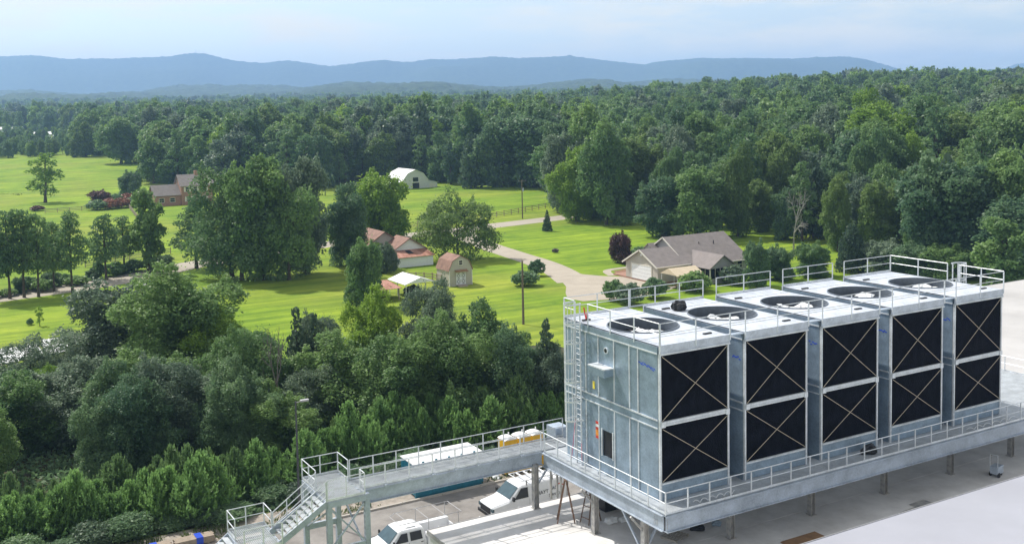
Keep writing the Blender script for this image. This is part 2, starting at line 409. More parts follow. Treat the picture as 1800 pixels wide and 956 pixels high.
ridge('mountain_ridge', [(-420,104),(-300,96),(-150,103),(0,100),(60,98),(120,104),(200,104),(300,100),(325,96),(345,94),(365,96),(400,104),(430,109),(470,112),(490,108),(510,107),(540,111),(580,117),(620,113),(680,107),(715,110),(760,105),(800,105),(870,100),(910,103),(950,102),(1000,98),(1030,103),(1090,110),(1130,114),(1160,108),(1230,103),(1300,103),(1390,104),(1430,101),(1485,100),(1520,106),(1560,116),(1588,127),(1640,138),(1700,150)], 6600, 88, 1200, 5300, 120, 21)
ridge('mountain_ridge', [(1450,140),(1560,128),(1610,123),(1660,124),(1700,125),(1735,128),(1760,121),(1785,113),(1830,106),(1900,100),(2000,104),(2150,98)], 8000, 88, 700, 6700, 90, 33)

# ------------------------------------------------------------------ roads and sheets on the ground
def strip(name, pts, w, mat, z=.012, seg=6.):
    P = [Vector((p[0], p[1], 0)) for p in pts]; out_ = []
    for i in range(len(P)-1):
        p0 = P[max(0, i-1)]; p1 = P[i]; p2 = P[i+1]; p3 = P[min(len(P)-1, i+2)]
        k = max(2, int((p2-p1).length/seg))
        for s in range(k):
            t = s/k
            out_.append(.5*((2*p1)+(-p0+p2)*t+(2*p0-5*p1+4*p2-p3)*t*t+(-p0+3*p1-3*p2+p3)*t**3))
    out_.append(P[-1]); V = []; Fc = []
    ws = w if isinstance(w, (list, tuple)) else [w, w]
    for i, p in enumerate(out_):
        d = (out_[min(i+1, len(out_)-1)] - out_[max(i-1, 0)]).normalized(); nrm = Vector((-d.y, d.x, 0))
        ww = ws[0]+(ws[1]-ws[0])*i/len(out_)
        for s in (-1, 1):
            q = p + nrm*s*ww/2; V.append((q.x, q.y, hgt(q.x, q.y)+z))
        if i: k = 2*i; Fc.append((k-2, k-1, k+1, k))
    me = bpy.data.meshes.new(name); me.from_pydata(V, [], Fc); return struct(mk(name, me, mat))
def sheet(name, pts, mat, z):
    me = bpy.data.meshes.new(name); me.from_pydata([(p[0], p[1], z) for p in pts], [], [tuple(range(len(pts)))])
    return struct(mk(name, me, mat))
strip('country_road', [(-60,158),(-20,165),(11,171),(27,176),(43,187),(58,193),(76,199),(94,201),(113,204.5),(134,207.5),(165,212),(200,215)], 7.5, 'road')
strip('driveway', [(104,203),(99,190),(96,177),(94,163),(92.4,151),(90,141),(86.5,131.5)], [5, 5.4], 'drive', .016, 3)
sheet('driveway_apron', [(92.6,143),(91.6,137),(93.2,133.5),(95.3,131.2),(95.3,121),(97,119.2),(92,117.2),(85,116.2),(79,118),(78.4,121),(80.5,124.7),(83.4,129),(86.6,136),(88,143)], 'drive', .022)
strip('garden_path', [(94.6,133),(97,137.6),(103,138.3)], 1.3, 'drive', .026, 1)
sheet('mulch_bed', [(95.3,131),(97.2,136.4),(101,137.4),(101,134),(95.4,130.4)], 'mulch', .018)
sheet('service_road', [(-40,50.5),(140,50.5),(140,64.2),(-40,64.2)], 'asph', .012)
sheet('gravel_verge', [(-40,64.4),(140,64.4),(140,67.8),(-40,67.8)], 'gravel', .008)
sheet('woodland_floor', [(-60,67.9),(62,67.9),(62,98),(46,108),(30,110),(10,100),(-60,100)], 'litter', .006)
sheet('bare_ground', [(2,128),(9,131),(13,127),(8,124.5),(3,124)], 'purplecloth', .009)
kb = thing('road_kerb', 'long pale concrete kerb edging the grey service road', 'kerb', (0, 0, 0))
km = MB().box(0, 0, 0, 2.96, .18, .13).mesh('kerb_stone')
for i in range(34): mk('kerb_stone', km, 'conc', kb, (-20+i*3, 64.2, 0))

# ------------------------------------------------------------------ flat-roofed buildings
def flat_building(label, x0, y0, x1, y1, z, roofmat, par=.0):
    t = thing('flat_roof_building', label, 'building', (x0, y0, 0))
    w, d = x1-x0, y1-y0
    MB().box(0, 0, 0, w, d, z-.12).build('wall', 'wallw', t)
    MB().box(-.06, -.06, z-.118, w+.06, d+.06, z).build('roof', roofmat, t)
    f = MB()
    for a, b in (((-.1,-.1),(w+.1,-.06)), ((-.1,d+.06),(w+.1,d+.1)), ((-.1,-.06),(-.06,d+.06)), ((w+.06,-.06),(w+.1,d+.06))):
        f.box(a[0], a[1], z-.22, b[0], b[1], z+.03)
    f.build('roof_edge_trim', 'flash', t); return t
RZ = 4.4
fb = flat_building('low building with dusty white flat roof beneath the cooling tower platform', 23.1, 14.0, 65.8, 49.6, RZ, 'roofw')
cl = MB().box(0, 0, -.3, .07, .05, .05).mesh('gutter_clip')
for i in range(17): mk('gutter_clip', cl, 'white', fb, (.6+i*2.5, 35.7, RZ))
# roof seams as raised strips
for i in range(1, 8):
    MB().box(0, 35.6-i*4.4, RZ, 42.7, 35.66-i*4.4, RZ+.012).build('roof_seam', 'roofw', fb)
flat_building('wide warehouse with pale flat roof reaching towards the dark trees', 66, 10, 135, 79, RZ-.1, 'roofb')
flat_building('taller building with clean bright white roof edge facing the tower', 20, -8, 90, 31.6, 8.0, 'roofn')

# ------------------------------------------------------------------ cooling tower cells
ZD = 7.6                       # platform deck level
TX, TY, CW, CP, CD = 30.8, 39.5, 4.4, 5.43, 8.4
H3, H2a, H2b, H1, HT = .93, 3.72, 3.96, 7.28, 7.72
cell_lab = ['cooling tower cell with caged ladder and blue marker scrawl on its side wall', 'cooling tower cell second from the caged ladder wall with black bundle on deck',
            'middle cooling tower cell of the row of five', 'cooling tower cell fourth from the side wall with the small doorway', 'cooling tower cell at the row end beside the wide warehouse roof']
def deck_mesh():
    n = 48; R_ = 1.88; V = []; Fc = []; cx, cy = CW/2, CD/2
    def sq(t):
        c, s_ = math.cos(t), math.sin(t); k = min((CW/2)/abs(c) if abs(c) > 1e-6 else 1e9, (CD/2)/abs(s_) if abs(s_) > 1e-6 else 1e9)
        return cx+c*k, cy+s_*k
    angs = sorted(set([2*math.pi*i/n for i in range(n)] + [math.atan2(sy*CD, sx*CW) % (2*math.pi) for sx in (-1, 1) for sy in (-1, 1)]))
    m = len(angs)
    for z in (HT-.03, HT-.09):
        for t in angs: V.append((cx+R_*math.cos(t), cy+R_*math.sin(t), z))
        for t in angs: x, y = sq(t); V.append((x, y, z))
    for i in range(m):
        j = (i+1) % m
        Fc.append((i, j, m+j, m+i)); Fc.append((2*m+i, 3*m+i, 3*m+j, 2*m+j)); Fc.append((i, 2*m+i, 2*m+j, j))
    b = MB(); b.v = V; b.f = Fc; return b
def shroud_mesh():
    b = MB(); n = 48; cx, cy = CW/2, CD/2
    for z, r in ((HT+.03, 1.90), (HT+.03, 1.84), (HT-1.1, 1.84), (HT-1.1, 1.90)):
        for i in range(n): t = 2*math.pi*i/n; b.v.append((cx+r*math.cos(t), cy+r*math.sin(t), z))
    for k in range(4):
        for i in range(n): j = (i+1) % n; b.f.append((k*n+i, k*n+j, ((k+1) % 4)*n+j, ((k+1) % 4)*n+i))
    return b
def blade_mesh():
    b = MB()
    st = [(.28, .16, .42), (.7, .34, .36), (1.2, .42, .26), (1.72, .38, .18)]
    for r, c, tw in st:
        b.v += [(r, -c*math.cos(tw), -c*math.sin(tw)), (r, 0, .05), (r, c*math.cos(tw), c*math.sin(tw)), (r, c*math.cos(tw), c*math.sin(tw)-.02), (r, 0, .03), (r, -c*math.cos(tw), -c*math.sin(tw)-.02)]
    for k in range(3):
        for i in range(6): b.f.append((k*6+i, k*6+(i+1) % 6, k*6+6+(i+1) % 6, k*6+6+i))
    b.f.append(tuple(range(5, -1, -1))); b.f.append(tuple(range(18, 24))); return b
DECK, SHROUD, BLADE = deck_mesh().mesh('fan_deck'), shroud_mesh().mesh('fan_shroud'), blade_mesh().mesh('fan_blade')
def xbrace(z0, z1, y, flip):
    a, b = (.14, y, z0), (CW-.14, y, z1)
    if flip: a, b = (.14, y-.02, z1), (CW-.14, y-.02, z0)
    return MB().bar(a, b, .018, .028)
SH = {}
def shm(key, fn):
    if key not in SH: SH[key] = fn().mesh(key)
    return SH[key]
end_seams = [0, 1.69, 2.4, 3.72, 5.12, 6.3, 7.45, 8.4]
for c in range(5):
    x0 = TX + c*CP
    t = thing('cooling_tower_cell', cell_lab[c], 'cooling tower', (x0, TY, ZD), 0, 'cells of the cooling tower')
    mk('basin', shm('basin', lambda: MB().box(.02, .06, .02, CW-.02, CD-.06, H3-.02)), 'galvp', t)
    bw = shm('inner_wall', lambda: MB().box(.10, .16, H3-.02, CW-.10, CD-.16, HT-1.16))
    mk('fill_core', bw, 'dark', t)
    for z0, z1 in ((H3, H2a), (H2b, H1)):
        mk('louver_panel', shm('louver_panel%.1f' % z0, lambda: MB().box(.10, .05, z0, CW-.10, .155, z1)), 'fill', t)
        mk('louver_panel', shm('louver_back%.1f' % z0, lambda: MB().box(.10, CD-.155, z0, CW-.10, CD-.05, z1)), 'fill', t)
        for fl in (0, 1):
            mk('cross_brace', shm('brace%.1f%d' % (z0, fl), lambda: xbrace(z0+.03 if z0 > 2 else z0+.05, z1-.12, -.01, fl)), 'brace', t)
    for px_, py_ in ((0, 0), (CW-.10, 0), (0, CD-.12), (CW-.10, CD-.12)):
        mk('corner_post', shm('corner_post', lambda: MB().box(0, 0, 0, .10, .12, H1)), 'rail', t, (px_, py_, 0))
    mk('mid_beam', shm('mid_beam', lambda: MB().box(.102, -.05, H2a, CW-.102, .05, H2a+.09).box(.102, -.03, H2a+.093, CW-.102, .05, H2a+.15).box(.102, -.06, H2a+.153, CW-.102, .05, H2b)), 'rail', t)
    mk('bolt_plate', shm('bolt_plate', lambda: MB().box(-.02, -.09, -.14, .22, -.062, .14)), 'rail', t, (.06, 0, H2a+.10))
    mk('bolt_plate', SH['bolt_plate'], 'rail', t, (CW-.26, 0, H2a+.10))
    mk('bottom_flange', shm('bottom_flange', lambda: MB().box(.102, -.05, H3-.09, CW-.102, .048, H3-.002)), 'rail', t)
    mk('fascia', shm('fascia', lambda: MB().box(0, -.05, H1+.002, CW, .05, HT)), 'galvd', t)
    mk('fascia', shm('fascia_rear', lambda: MB().box(0, CD-.05, H1+.002, CW, CD+.05, HT)), 'galvd', t)
    mk('fascia_lip', shm('fascia_lip', lambda: MB().box(0, -.10, H1-.05, CW, -.052, H1+.03)), 'rail', t)
    dk = mk('fan_deck', DECK, 'galvd', t)
    # deck seams and small fittings
    MB().box(.05, 1.55, HT-.028, CW-.05, 1.59, HT-.005).build('deck_seam', 'rail', dk)
    MB().box(.05, 6.8, HT-.028, CW-.05, 6.84, HT-.005).build('deck_seam', 'rail', dk)
    MB().box(.25, 6.9, HT-.027, .75, 7.05, HT+.05).build('deck_slot', 'black', dk)
    MB().box(3.4, .7, HT-.027, 3.9, .85, HT+.03).build('deck_slot', 'black', dk)
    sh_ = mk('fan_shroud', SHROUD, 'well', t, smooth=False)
    hub = mk('fan_hub', shm('fan_hub', lambda: MB().tube((0,0,-.18),(0,0,.14),.3,16)), 'black', t, (CW/2, CD/2, HT-.62))
    mk('motor', shm('motor', lambda: MB().box(-1.7,-.22,-.5,1.75,.22,-.3).tube((.5,0,-.3),(.5,0,.02),.2,12)), 'black', t, (CW/2, CD/2, HT-.62))
    for k in range(6):
        b = mk('fan_blade', BLADE, 'dark', t, (CW/2, CD/2, HT-.58)); b.rotation_euler = (0, 0, 2*math.pi*k/6 + c*.37+.2)
    # side walls: panels butted between ribs
    for side in (0, 1):
        xa, xb = (.0, .06) if side == 0 else (CW-.06, CW)
        if c == 0 and side == 0:
            ys = end_seams
        else: ys = [0, 2.8, 5.6, 8.4]
        for (z0, z1) in ((.14, H2a-.14), (H2b+.1, H1-.02)):
            for a, b_ in zip(ys[:-1], ys[1:]):
                a2, b2 = max(a, .125)+.022, min(b_, CD-.125)-.022
                if c == 0 and side == 0 and z0 < 1 and abs(a-3.72) < .01:      # the panel with the doorway
                    m_ = MB().box(xa-.006, a2, z0, xb, 3.93, z1).box(xa-.006, 3.93, 2.35, xb, 4.84, z1).box(xa-.006, 4.84, z0, xb, b2, z1).box(xa-.006, 3.93, z0, xb, 4.84, .98)
                    m_.build('wall_panel', 'galvp', t)
                    MB().box(xb-.015, 3.93, .98, xb+.02, 4.84, 2.35).build('doorway', 'black', t)
                    MB().box(xa-.05, 3.86, .95, xa-.008, 3.93, 2.42).build('door_jamb', 'rail', t); MB().box(xa-.05, 4.84, .95, xa-.008, 4.91, 2.42).build('door_jamb', 'rail', t)
                else:
                    MB().box(xa-(.006 if side == 0 else 0), a2, z0, xb+(.006 if side else 0), b2, z1).build('wall_panel', 'galvp', t)
            for s_ in ys[1:-1]:
                MB().box(xa-.05 if side == 0 else xb, s_-.03, z0-.01, xa-.008 if side == 0 else xb+.05, s_+.03, z1+.01).build('rib', 'rail', t)
        gx0, gx1 = (xa-.035, xb-.002) if side == 0 else (xa+.002, xb+.035)
        MB().box(gx0, .13, H2a-.135, gx1, CD-.13, H2b+.095).build('mid_girt', 'galvp', t)
        MB().box(gx0-.03, .13, H2b+.02, gx0-.002, CD-.13, H2b+.10).box(gx0-.03, .13, H2a-.13, gx0-.002, CD-.13, H2a-.07).build('girt_flange', 'rail', t)
        MB().box(gx0, .13, H1-.015, gx1, CD-.13, HT-.1).build('top_girt', 'galvp', t)
        MB().box(gx0-.02, .13, H1-.02, gx0-.002, CD-.13, H1+.05).build('girt_flange', 'rail', t)
        MB().box(gx0, .13, .0, gx1, CD-.13, .125).build('base_girt', 'galvp', t)
    # guard rails on the fan deck
    e0 = 0 if c == 0 else -CP+CW
    rail_run(t, [(0, -.07, HT), (CW, -.07, HT)] if c == 0 else [(e0+.02, -.07, HT), (0, -.07, HT), (CW, -.07, HT)], 1.9, toe=0, drop=.28)
    rail_run(t, [(0, CD-.04, HT), (CW-.03 if c < 4 else CW, CD-.04, HT)] if c in (0, 2, 3) else [(e0+.06 if c == 1 else 0, CD-.04, HT), (CW, CD-.04, HT)], 2.0, toe=.09)
    if c == 0:
        rail_run(t, [(-.02, -.05, HT), (-.02, 6.05, HT)], 2.0, toe=0, drop=.2)
        rail_run(t, [(-.02, 7.35, HT), (-.02, CD-.04, HT)], 2.0, toe=0, drop=.2)
    if c == 4:
        rail_run(t, [(CW+.02, -.05, HT), (CW+.02, 3.0, HT)], 2.0, toe=0)
        rail_run(t, [(CW+.02, 3.9, HT), (CW+.02, CD-.04, HT)], 2.0, toe=0)
    if c: MB().box(-CP+CW+.005, 0.02, HT-.12, -.005, .32, HT-.06).build('gap_plate', 'galv', t)
    if c == 0:
        # fittings on the end wall
        b = MB().box(-.62, 3.75, 5.78, -.01, 5.25, 5.84); b.build('service_shelf', 'rail', t)
        MB().box(-.62, 3.75, 5.40, -.56, 5.25, 5.77).box(-.555, 3.75, 5.40, -.01, 3.80, 5.77).box(-.555, 5.2, 5.40, -.01, 5.25, 5.77).build('shelf_skirt', 'galvp', t)
        mk('wall_port', MB().tube((-.05, 4.42, 6.62), (.0, 4.42, 6.62), .17, 16).mesh('wall_port'), 'rail', t)
        mk('port_opening', MB().tube((-.06, 4.42, 6.62), (-.052, 4.42, 6.62), .12, 16).mesh('port_opening'), 'black', t)
        for k, mt_ in enumerate(('red', 'orange', 'orange', 'red', 'white', 'red')):
            MB().box(-.022, 5.2, 1.75+.155*k, -.01, 5.46, 1.885+.155*k).build('warning_sticker', mt_, t)
        MB().box(-.022, 5.5, 4.35, -.01, 5.68, 4.75).build('yellow_sticker', 'yel', t)
        rr = random.Random(3)
        for k in range(14):
            y_ = 1.75-k*.1; z_ = 6.62-.012*k
            MB().bar((-.012, y_, z_+rr.uniform(-.09, .09)), (-.012, y_-.13, z_+rr.uniform(-.09, .09)), .006, .05).build('marker_scrawl', 'bluemark', t)
        for k in range(2):
            MB().bar((.6, 7.1+.05*k, HT+.02), (.6, 6.95+.4*k, HT+.62), .04, .07).build('red_bracket', 'red', t)
    if c > 0:
        rr = random.Random(c)
        for k in range(5):
            y_ = .9-k*.12
            MB().bar((-.012, y_, 6.3+rr.uniform(-.09, .09)), (-.012, y_-.13, 6.3+rr.uniform(-.09, .09)), .006, .06).build('marker_scrawl', 'bluemark', t)
# crumpled sheeting left lying over part of each fan
def film_mesh(seed):
    r = random.Random(seed); b = MB(); n = 8
    for i in range(n+1):
        for j in range(n+1):
            u, v = i/n, j/n
            b.v.append((u*2.1+r.uniform(-.08, .08), v*1.9+r.uniform(-.08, .08), .13*math.sin(u*5+seed)+.1*math.sin(v*6+seed)+r.uniform(-.08, .08)+.1))
    for i in range(n):
        for j in range(n):
            a = i*(n+1)+j
            if r.random() < .08: continue
            b.f.append((a, a+1, a+n+2, a+n+1))
    return b
for c, nm in enumerate(('beside the caged ladder', 'next to the black bundle', 'in the middle cell', 'in the fourth cell', 'in the end cell')):
    o = film_mesh(c).build('plastic_sheet', 'film'); o.location = (TX+c*CP+1.55, TY+2.85, ZD+HT-.44); o.rotation_euler = (0, .05, .08*c-.1)
    m_ = o.modifiers.new('s', 'SOLIDIFY'); m_.thickness = .01
    tag(o, 'crumpled white plastic sheet lying over the fan blades '+nm, 'plastic sheet', 'sheets over the fans')
def lump(name, label, cat, loc, size, mat, seed=0, group=None):
    r = random.Random(seed); import bmesh
    bm = bmesh.new(); bmesh.ops.create_icosphere(bm, subdivisions=3, radius=1)
    for v in bm.verts:
        k = 1+.16*math.sin(v.co.x*5+seed)+.14*math.sin(v.co.y*7+seed*2)+r.uniform(-.05, .05)
        v.co = Vector((v.co.x*size[0]*k, v.co.y*size[1]*k, max(-.02, (v.co.z*k*.75+.35)*size[2])))
    me = bpy.data.meshes.new(name); bm.to_mesh(me); bm.free()
    o = mk(name, me, mat); o.location = loc; return tag(o, label, cat, group)
lump('black_bundle', 'black plastic bundle dumped on the second cell fan deck', 'bundle', (TX+CP+.9, TY+6.3, ZD+HT+.02), (.42, .35, .45), 'black', 4)
lump('black_bundle', 'dark floppy bag slumped against the basin on the platform walkway', 'bag', (TX+2.57*CP, TY-.55, ZD+.03), (.55, .3, .4), 'black', 7)

# caged ladders
def caged_ladder(label, loc, rz, z0, z1, cage0):
    t = thing('caged_ladder', label, 'ladder', loc, rz)          # local: ladder in the y-z plane, cage towards -x
    for s in (-.23, .23): MB().bar((0, s, z0), (0, s, z1), .05, .07).build('side_rail', 'rail', t)
    rg = MB().tube((0, -.205, 0), (0, .205, 0), .017, 6).mesh('rung')
    k = z0+.3
    while k < z1-1.0: mk('rung', rg, 'rail', t, (0, 0, k)); k += .3
    hb = MB(); n = 12
    ring = [(-.42-.40*math.sin(math.pi*i/n) if 0 < i < n else -.0, -.36*math.cos(math.pi*i/n)) for i in range(n+1)]
    for a, b in zip(ring[:-1], ring[1:]): hb.bar((a[0], a[1], 0), (b[0], b[1], 0), .012, .09)
    hm = hb.mesh('cage_hoop'); k = cage0
    while k <= z1: mk('cage_hoop', hm, 'rail', t, (0, 0, k)); k += (z1-.03-cage0)/6
    st = MB().bar((0, 0, cage0), (0, 0, z1), .05, .012).mesh('cage_strap')
    for i in (2, 4, 6, 8, 10): mk('cage_strap', st, 'rail', t, (ring[i][0]+.015, ring[i][1], 0))
    for z in np.arange(z0+.6, z1-1.2, 1.8):
        MB().bar((.02, -.23, z), (.2, -.23, z), .04, .05).bar((.02, .23, z), (.2, .23, z), .04, .05).build('wall_bracket', 'rail', t)
    return t
lt = caged_ladder('tall caged steel ladder up the panelled end wall by the doorway', (TX-.24, TY+6.72, ZD), 0, 0.02, HT+1.1, 2.5)
MB().bar((-.3, .3, .3), (-.1, .2, 2.4), .02, .02).bar((-.03, -.28, .2), (-.03, -.26, 1.2), .02, .02).build('pink_cord', 'pink', lt)
caged_ladder('ladder cage rising above the fan deck at the row end', (TX+4*CP+CW+.24, TY+3.45, ZD), math.pi, 0.02, HT+1.1, 2.5)

# ------------------------------------------------------------------ steel platform
PX0, PY0, PX1, PY1 = 30.0, 38.1, 66.2, 49.0
pt = thing('steel_platform', 'galvanised steel platform with guard rails carrying the cooling tower', 'platform', (0, 0, 0))
g_ = MB()
g_.box(PX0+.02, PY0+.02, ZD-.05, PX1, PY1, ZD)
g_.build('deck_grating', 'grate', pt)
def ibeam(a, b, depth=.78, w=.26):
    a = Vector(a); b = Vector(b); m = MB(); up = Vector((0,0,1))
    m.bar(a-up*depth/2, b-up*depth/2, .03, depth-.06)
    m.bar(a-up*.02, b-up*.02, w, .035); m.bar(a-up*(depth-.02), b-up*(depth-.02), w, .035); return m
ibeam((PX0, PY0, ZD-.06), (PX1, PY0, ZD-.06)).build('edge_beam', 'beam', pt)
ibeam((PX0, PY0+.15, ZD-.061), (PX0, PY1, ZD-.061)).build('edge_beam', 'beam', pt)
ibeam((PX1, PY0+.15, ZD-.061), (PX1, PY1, ZD-.061)).build('edge_beam', 'beam', pt)
ibeam((PX0, PY1, ZD-.062), (PX1, PY1, ZD-.062)).build('edge_beam', 'beam', pt)
for yy in (40.2, 44.5): ibeam((PX0+.15, yy, ZD-.063), (PX1-.15, yy, ZD-.063), .6).build('floor_beam', 'beam', pt)
bp_ = MB()
for k in range(5):
    for s in (.12, .3): bp_.box(PX0-.035, PY0+s+.5+.6*(k//5), ZD-.25-k*.1, PX0-.016, PY0+s+.54, ZD-.21-k*.1)
    bp_.box(PX0+.06, PY0-.035, ZD-.25-k*.1, PX0+.1, PY0-.016, ZD-.21-k*.1)
bp_.build('bolt_group', 'col', pt)
cm = MB().box(-.15, -.15, 0, -.12, .15, ZD-RZ-.66).box(.12, -.15, 0, .15, .15, ZD-RZ-.66).box(-.12, -.02, 0, .12, .02, ZD-RZ-.66).box(-.22, -.22, 0, .22, .22, .03).mesh('column')
kmx = MB().bar((.15, 0, ZD-RZ-1.5), (.85, 0, ZD-RZ-.68), .09, .09).bar((-.15, 0, ZD-RZ-1.5), (-.85, 0, ZD-RZ-.68), .09, .09).mesh('knee_brace')
for i in range(6):
    for yy in (40.2, 44.5):
        cx = 30.1+5.78*i if i else 30.35
        c_ = mk('column', cm, 'col', pt, (cx, yy, RZ))
        if (i % 2 == 1 or i == 0): mk('knee_brace', kmx, 'col', c_)
MB().bar((30.3, 40.4, 5.0), (30.2, 42.0, ZD-.84), .1, .1).build('diagonal_brace', 'beam', pt)
MB().bar((30.5, 40.2, 5.2), (31.6, 40.2, ZD-.7), .1, .1).build('diagonal_brace', 'beam', pt)
rail_run(pt, [(PX0, PY1-.1, ZD), (PX0, PY0, ZD), (PX1, PY0, ZD)], 1.32, toe=.1)
rail_run(pt, [(PX1, PY0+.9, ZD), (PX1, PY1, ZD), (57.5, PY1, ZD)], 1.7, toe=.1)
# loose things left on the walkway
def coil(label, loc, n, w, mat):
    t = MB()
    for i in range(n):
        a = 2*math.pi*i/9; x = w*i/n
        t.tube((x, .06*math.cos(a), .10+.08*math.sin(a)), (x+w/n*1.6, .06*math.cos(a+.7), .10+.08*math.sin(a+.7)), .016, 5)
    o = t.build('chain_coil', mat); o.location = loc; return tag(o, label, 'chain', 'chains on the walkway')
coil('pale plastic chain draped along the platform walkway near the platform corner', (32.0, 38.45, ZD+.0), 46, 2.6, 'film')
coil('pale plastic chain draped along the walkway below the end cell', (52.4, 38.45, ZD+.0), 52, 4.6, 'film')

def grating(x0, y0, x1, y1, z, s=.09, w=.038):
    m = MB(); n = int((x1-x0)/s)
    for i in range(n): m.box(x0+i*s, y0, z-.035, x0+i*s+w, y1, z)
    for i in range(max(2, int((y1-y0)/.4))+1):
        yy = y0+(y1-y0)*i/max(2, int((y1-y0)/.4)); m.box(x0, yy-.01, z-.045, x1, yy+.01, z-.004)
    return m
# walkway bridge from the platform to the stair
wb = thing('walkway_bridge', 'raised steel walkway bridge crossing to the stair landing', 'walkway', (0, 0, 0))
WX0, WX1, WY0, WY1 = 19.1, 32.4, 49.2, 50.75
grating(WX0, WY0+.02, WX1, WY1-.02, ZD).build('deck_grating', 'grate', wb)
ibeam((WX0+.1, WY0, ZD-.064), (29.98, WY0, ZD-.064), .72).build('side_beam', 'beam', wb)
ibeam((WX0+.1, WY1, ZD-.064), (WX1, WY1, ZD-.064), .72).build('side_beam', 'beam', wb)
rail_run(wb, [(WX0+.05, WY0, ZD), (29.95, WY0, ZD)], 1.35, toe=.09)
rail_run(wb, [(WX0+.05, WY1, ZD), (WX1, WY1, ZD)], 1.35, toe=.09)
fm = MB().box(-.09, -.08, 0, .09, .08, .12).mesh('post_foot')
for i in range(8): mk('post_foot', fm, 'beam', wb, (WX0+.05+i*1.3557, WY0-.1, ZD-.11))
c_ = mk('column', cm, 'col', wb, (29.5, 49.15, RZ)); 
MB().bar((29.65, 49.2, RZ+1.3), (30.6, 49.3, ZD-.9), .09, .09).build('knee_brace', 'beam', wb)
# small white cabinet at the bridge end
MB().box(32.0, 50.9, ZD-1.0, 32.9, 51.9, ZD+.45).build('utility_cabinet', 'galv', None)
tag(bpy.data.objects['utility_cabinet'], 'grey boxy cabinet standing behind the bridge end by the end wall', 'cabinet')
MB().box(32.1, 51.0, 0, 32.2, 51.1, ZD-1).box(32.8, 51.0, 0, 32.9, 51.1, ZD-1).box(32.1, 51.7, 0, 32.2, 51.8, ZD-1).box(32.8, 51.7, 0, 32.9, 51.8, ZD-1).build('cabinet_stand', 'col', bpy.data.objects['utility_cabinet'])

# stair tower
stt = thing('stair_tower', 'galvanised steel stair tower with landings at the bridge end', 'staircase', (0, 0, 0))
LX0, LX1, LY0, LY1 = 17.1, 19.08, 48.5, 52.3
LZ2, QX0, QX1, QY1 = 6.0, 12.9, 14.75, 51.5
grating(LX0, LY0, LX1, LY1, ZD).build('landing', 'grate', stt)
grating(QX0, LY0, QX1, QY1, LZ2).build('landing', 'grate', stt)
ld = MB()
for a, b in (((LX0,LY0),(LX1,LY0)), ((LX0,LY1),(LX1,LY1)), ((LX0,LY0),(LX0,LY1)), ((LX1,LY0),(LX1,LY1))): ld.bar((*a, ZD-.2), (*b, ZD-.2), .09, .29)
ld.build('landing_frame', 'beam', stt)
ld = MB()
for a, b in (((QX0,LY0),(QX1,LY0)), ((QX0,QY1),(QX1,QY1)), ((QX0,LY0),(QX0,QY1)), ((QX1,LY0),(QX1,QY1))): ld.bar((*a, LZ2-.2), (*b, LZ2-.2), .09, .29)
ld.build('landing_frame', 'beam', stt)
SY0, SY1 = 48.55, 50.1
for yy in (SY0, SY1): MB().bar((LX0, yy, ZD-.12), (QX1-.1, yy, LZ2+.02), .06, .30).build('stringer', 'beam', stt)
ns = 9; tm = MB().box(-.14, SY0+.04, -.02, .14, SY1-.04, .02).mesh('tread')
for i in range(1, ns):
    u = i/ns; mk('tread', tm, 'grate', stt, (LX0+(QX1-LX0)*u, 0, ZD+(LZ2-ZD)*u))
for yy in (SY0, SY1):
    hr = MB()
    for hh in (1.0, .62, .3): hr.tube((LX0, yy, ZD+hh), (QX1, yy, LZ2+hh), .024, 6)
    h_ = hr.build('handrail', 'rail', stt)
    for u in (0.02, .34, .67, .98):
        mk('post', MB().box(-.022, -.022, -.1, .022, .022, .99).mesh('post'), 'rail', h_, (LX0+(QX1-LX0)*u, yy, ZD+(LZ2-ZD)*u))
rail_run(stt, [(LX0, SY1+.1, ZD), (LX0, LY1, ZD), (LX1, LY1, ZD), (LX1, WY1+.05, ZD)], 1.1)
rail_run(stt, [(LX0, LY0, ZD), (LX1, LY0, ZD), (LX1, WY0-.05, ZD)], 1.1)
rail_run(stt, [(QX1, SY1+.1, LZ2), (QX1, QY1, LZ2), (QX0, QY1, LZ2), (QX0, LY0+1.6, LZ2)], 1.0)
rail_run(stt, [(QX0, LY0, LZ2), (QX1, LY0, LZ2)], 1.0)
lg = MB().box(-.13, -.13, 0, .13, .13, ZD-.06).mesh('leg')
for p in ((LX0+.1, LY0+.12), (LX1+.16, LY0+.2), (LX0+.1, LY1-.1), (LX1-.1, LY1-.1)): mk('leg', lg, 'beam', stt, (p[0], p[1], 0))
lg2 = MB().box(-.09, -.09, 0, .09, .09, LZ2-.06).mesh('leg')
for p in ((QX0+.1, LY0+.1), (QX1-.1, LY0+.1), (QX0+.1, QY1-.1), (QX1-.1, QY1-.1)): mk('leg', lg2, 'beam', stt, (p[0], p[1], 0))
for yy in (LY0+.12, LY1-.1):
    MB().bar((LX0+.2, yy+.02, ZD-.5), (LX1-.05, yy+.02, ZD-2.4), .08, .08).build('diagonal_brace', 'beam', stt)
    MB().bar((LX0+.2, yy-.07, ZD-2.4), (LX1-.05, yy-.07, ZD-.5), .08, .08).build('diagonal_brace', 'beam', stt)
    MB().bar((LX0+.15, yy, ZD-2.6), (LX1, yy, ZD-2.6), .14, .3).build('tie_beam', 'beam', stt)
MB().bar((LX0+.1, LY0+.2, ZD-.6), (LX0+.1, LY1-.2, ZD-2.5), .08, .08).build('diagonal_brace', 'beam', stt)
MB().bar((LX1-.1, LY0+.3, ZD-2.5), (LX1-.1, LY1-.2, ZD-.6), .08, .08).build('diagonal_brace', 'beam', stt)
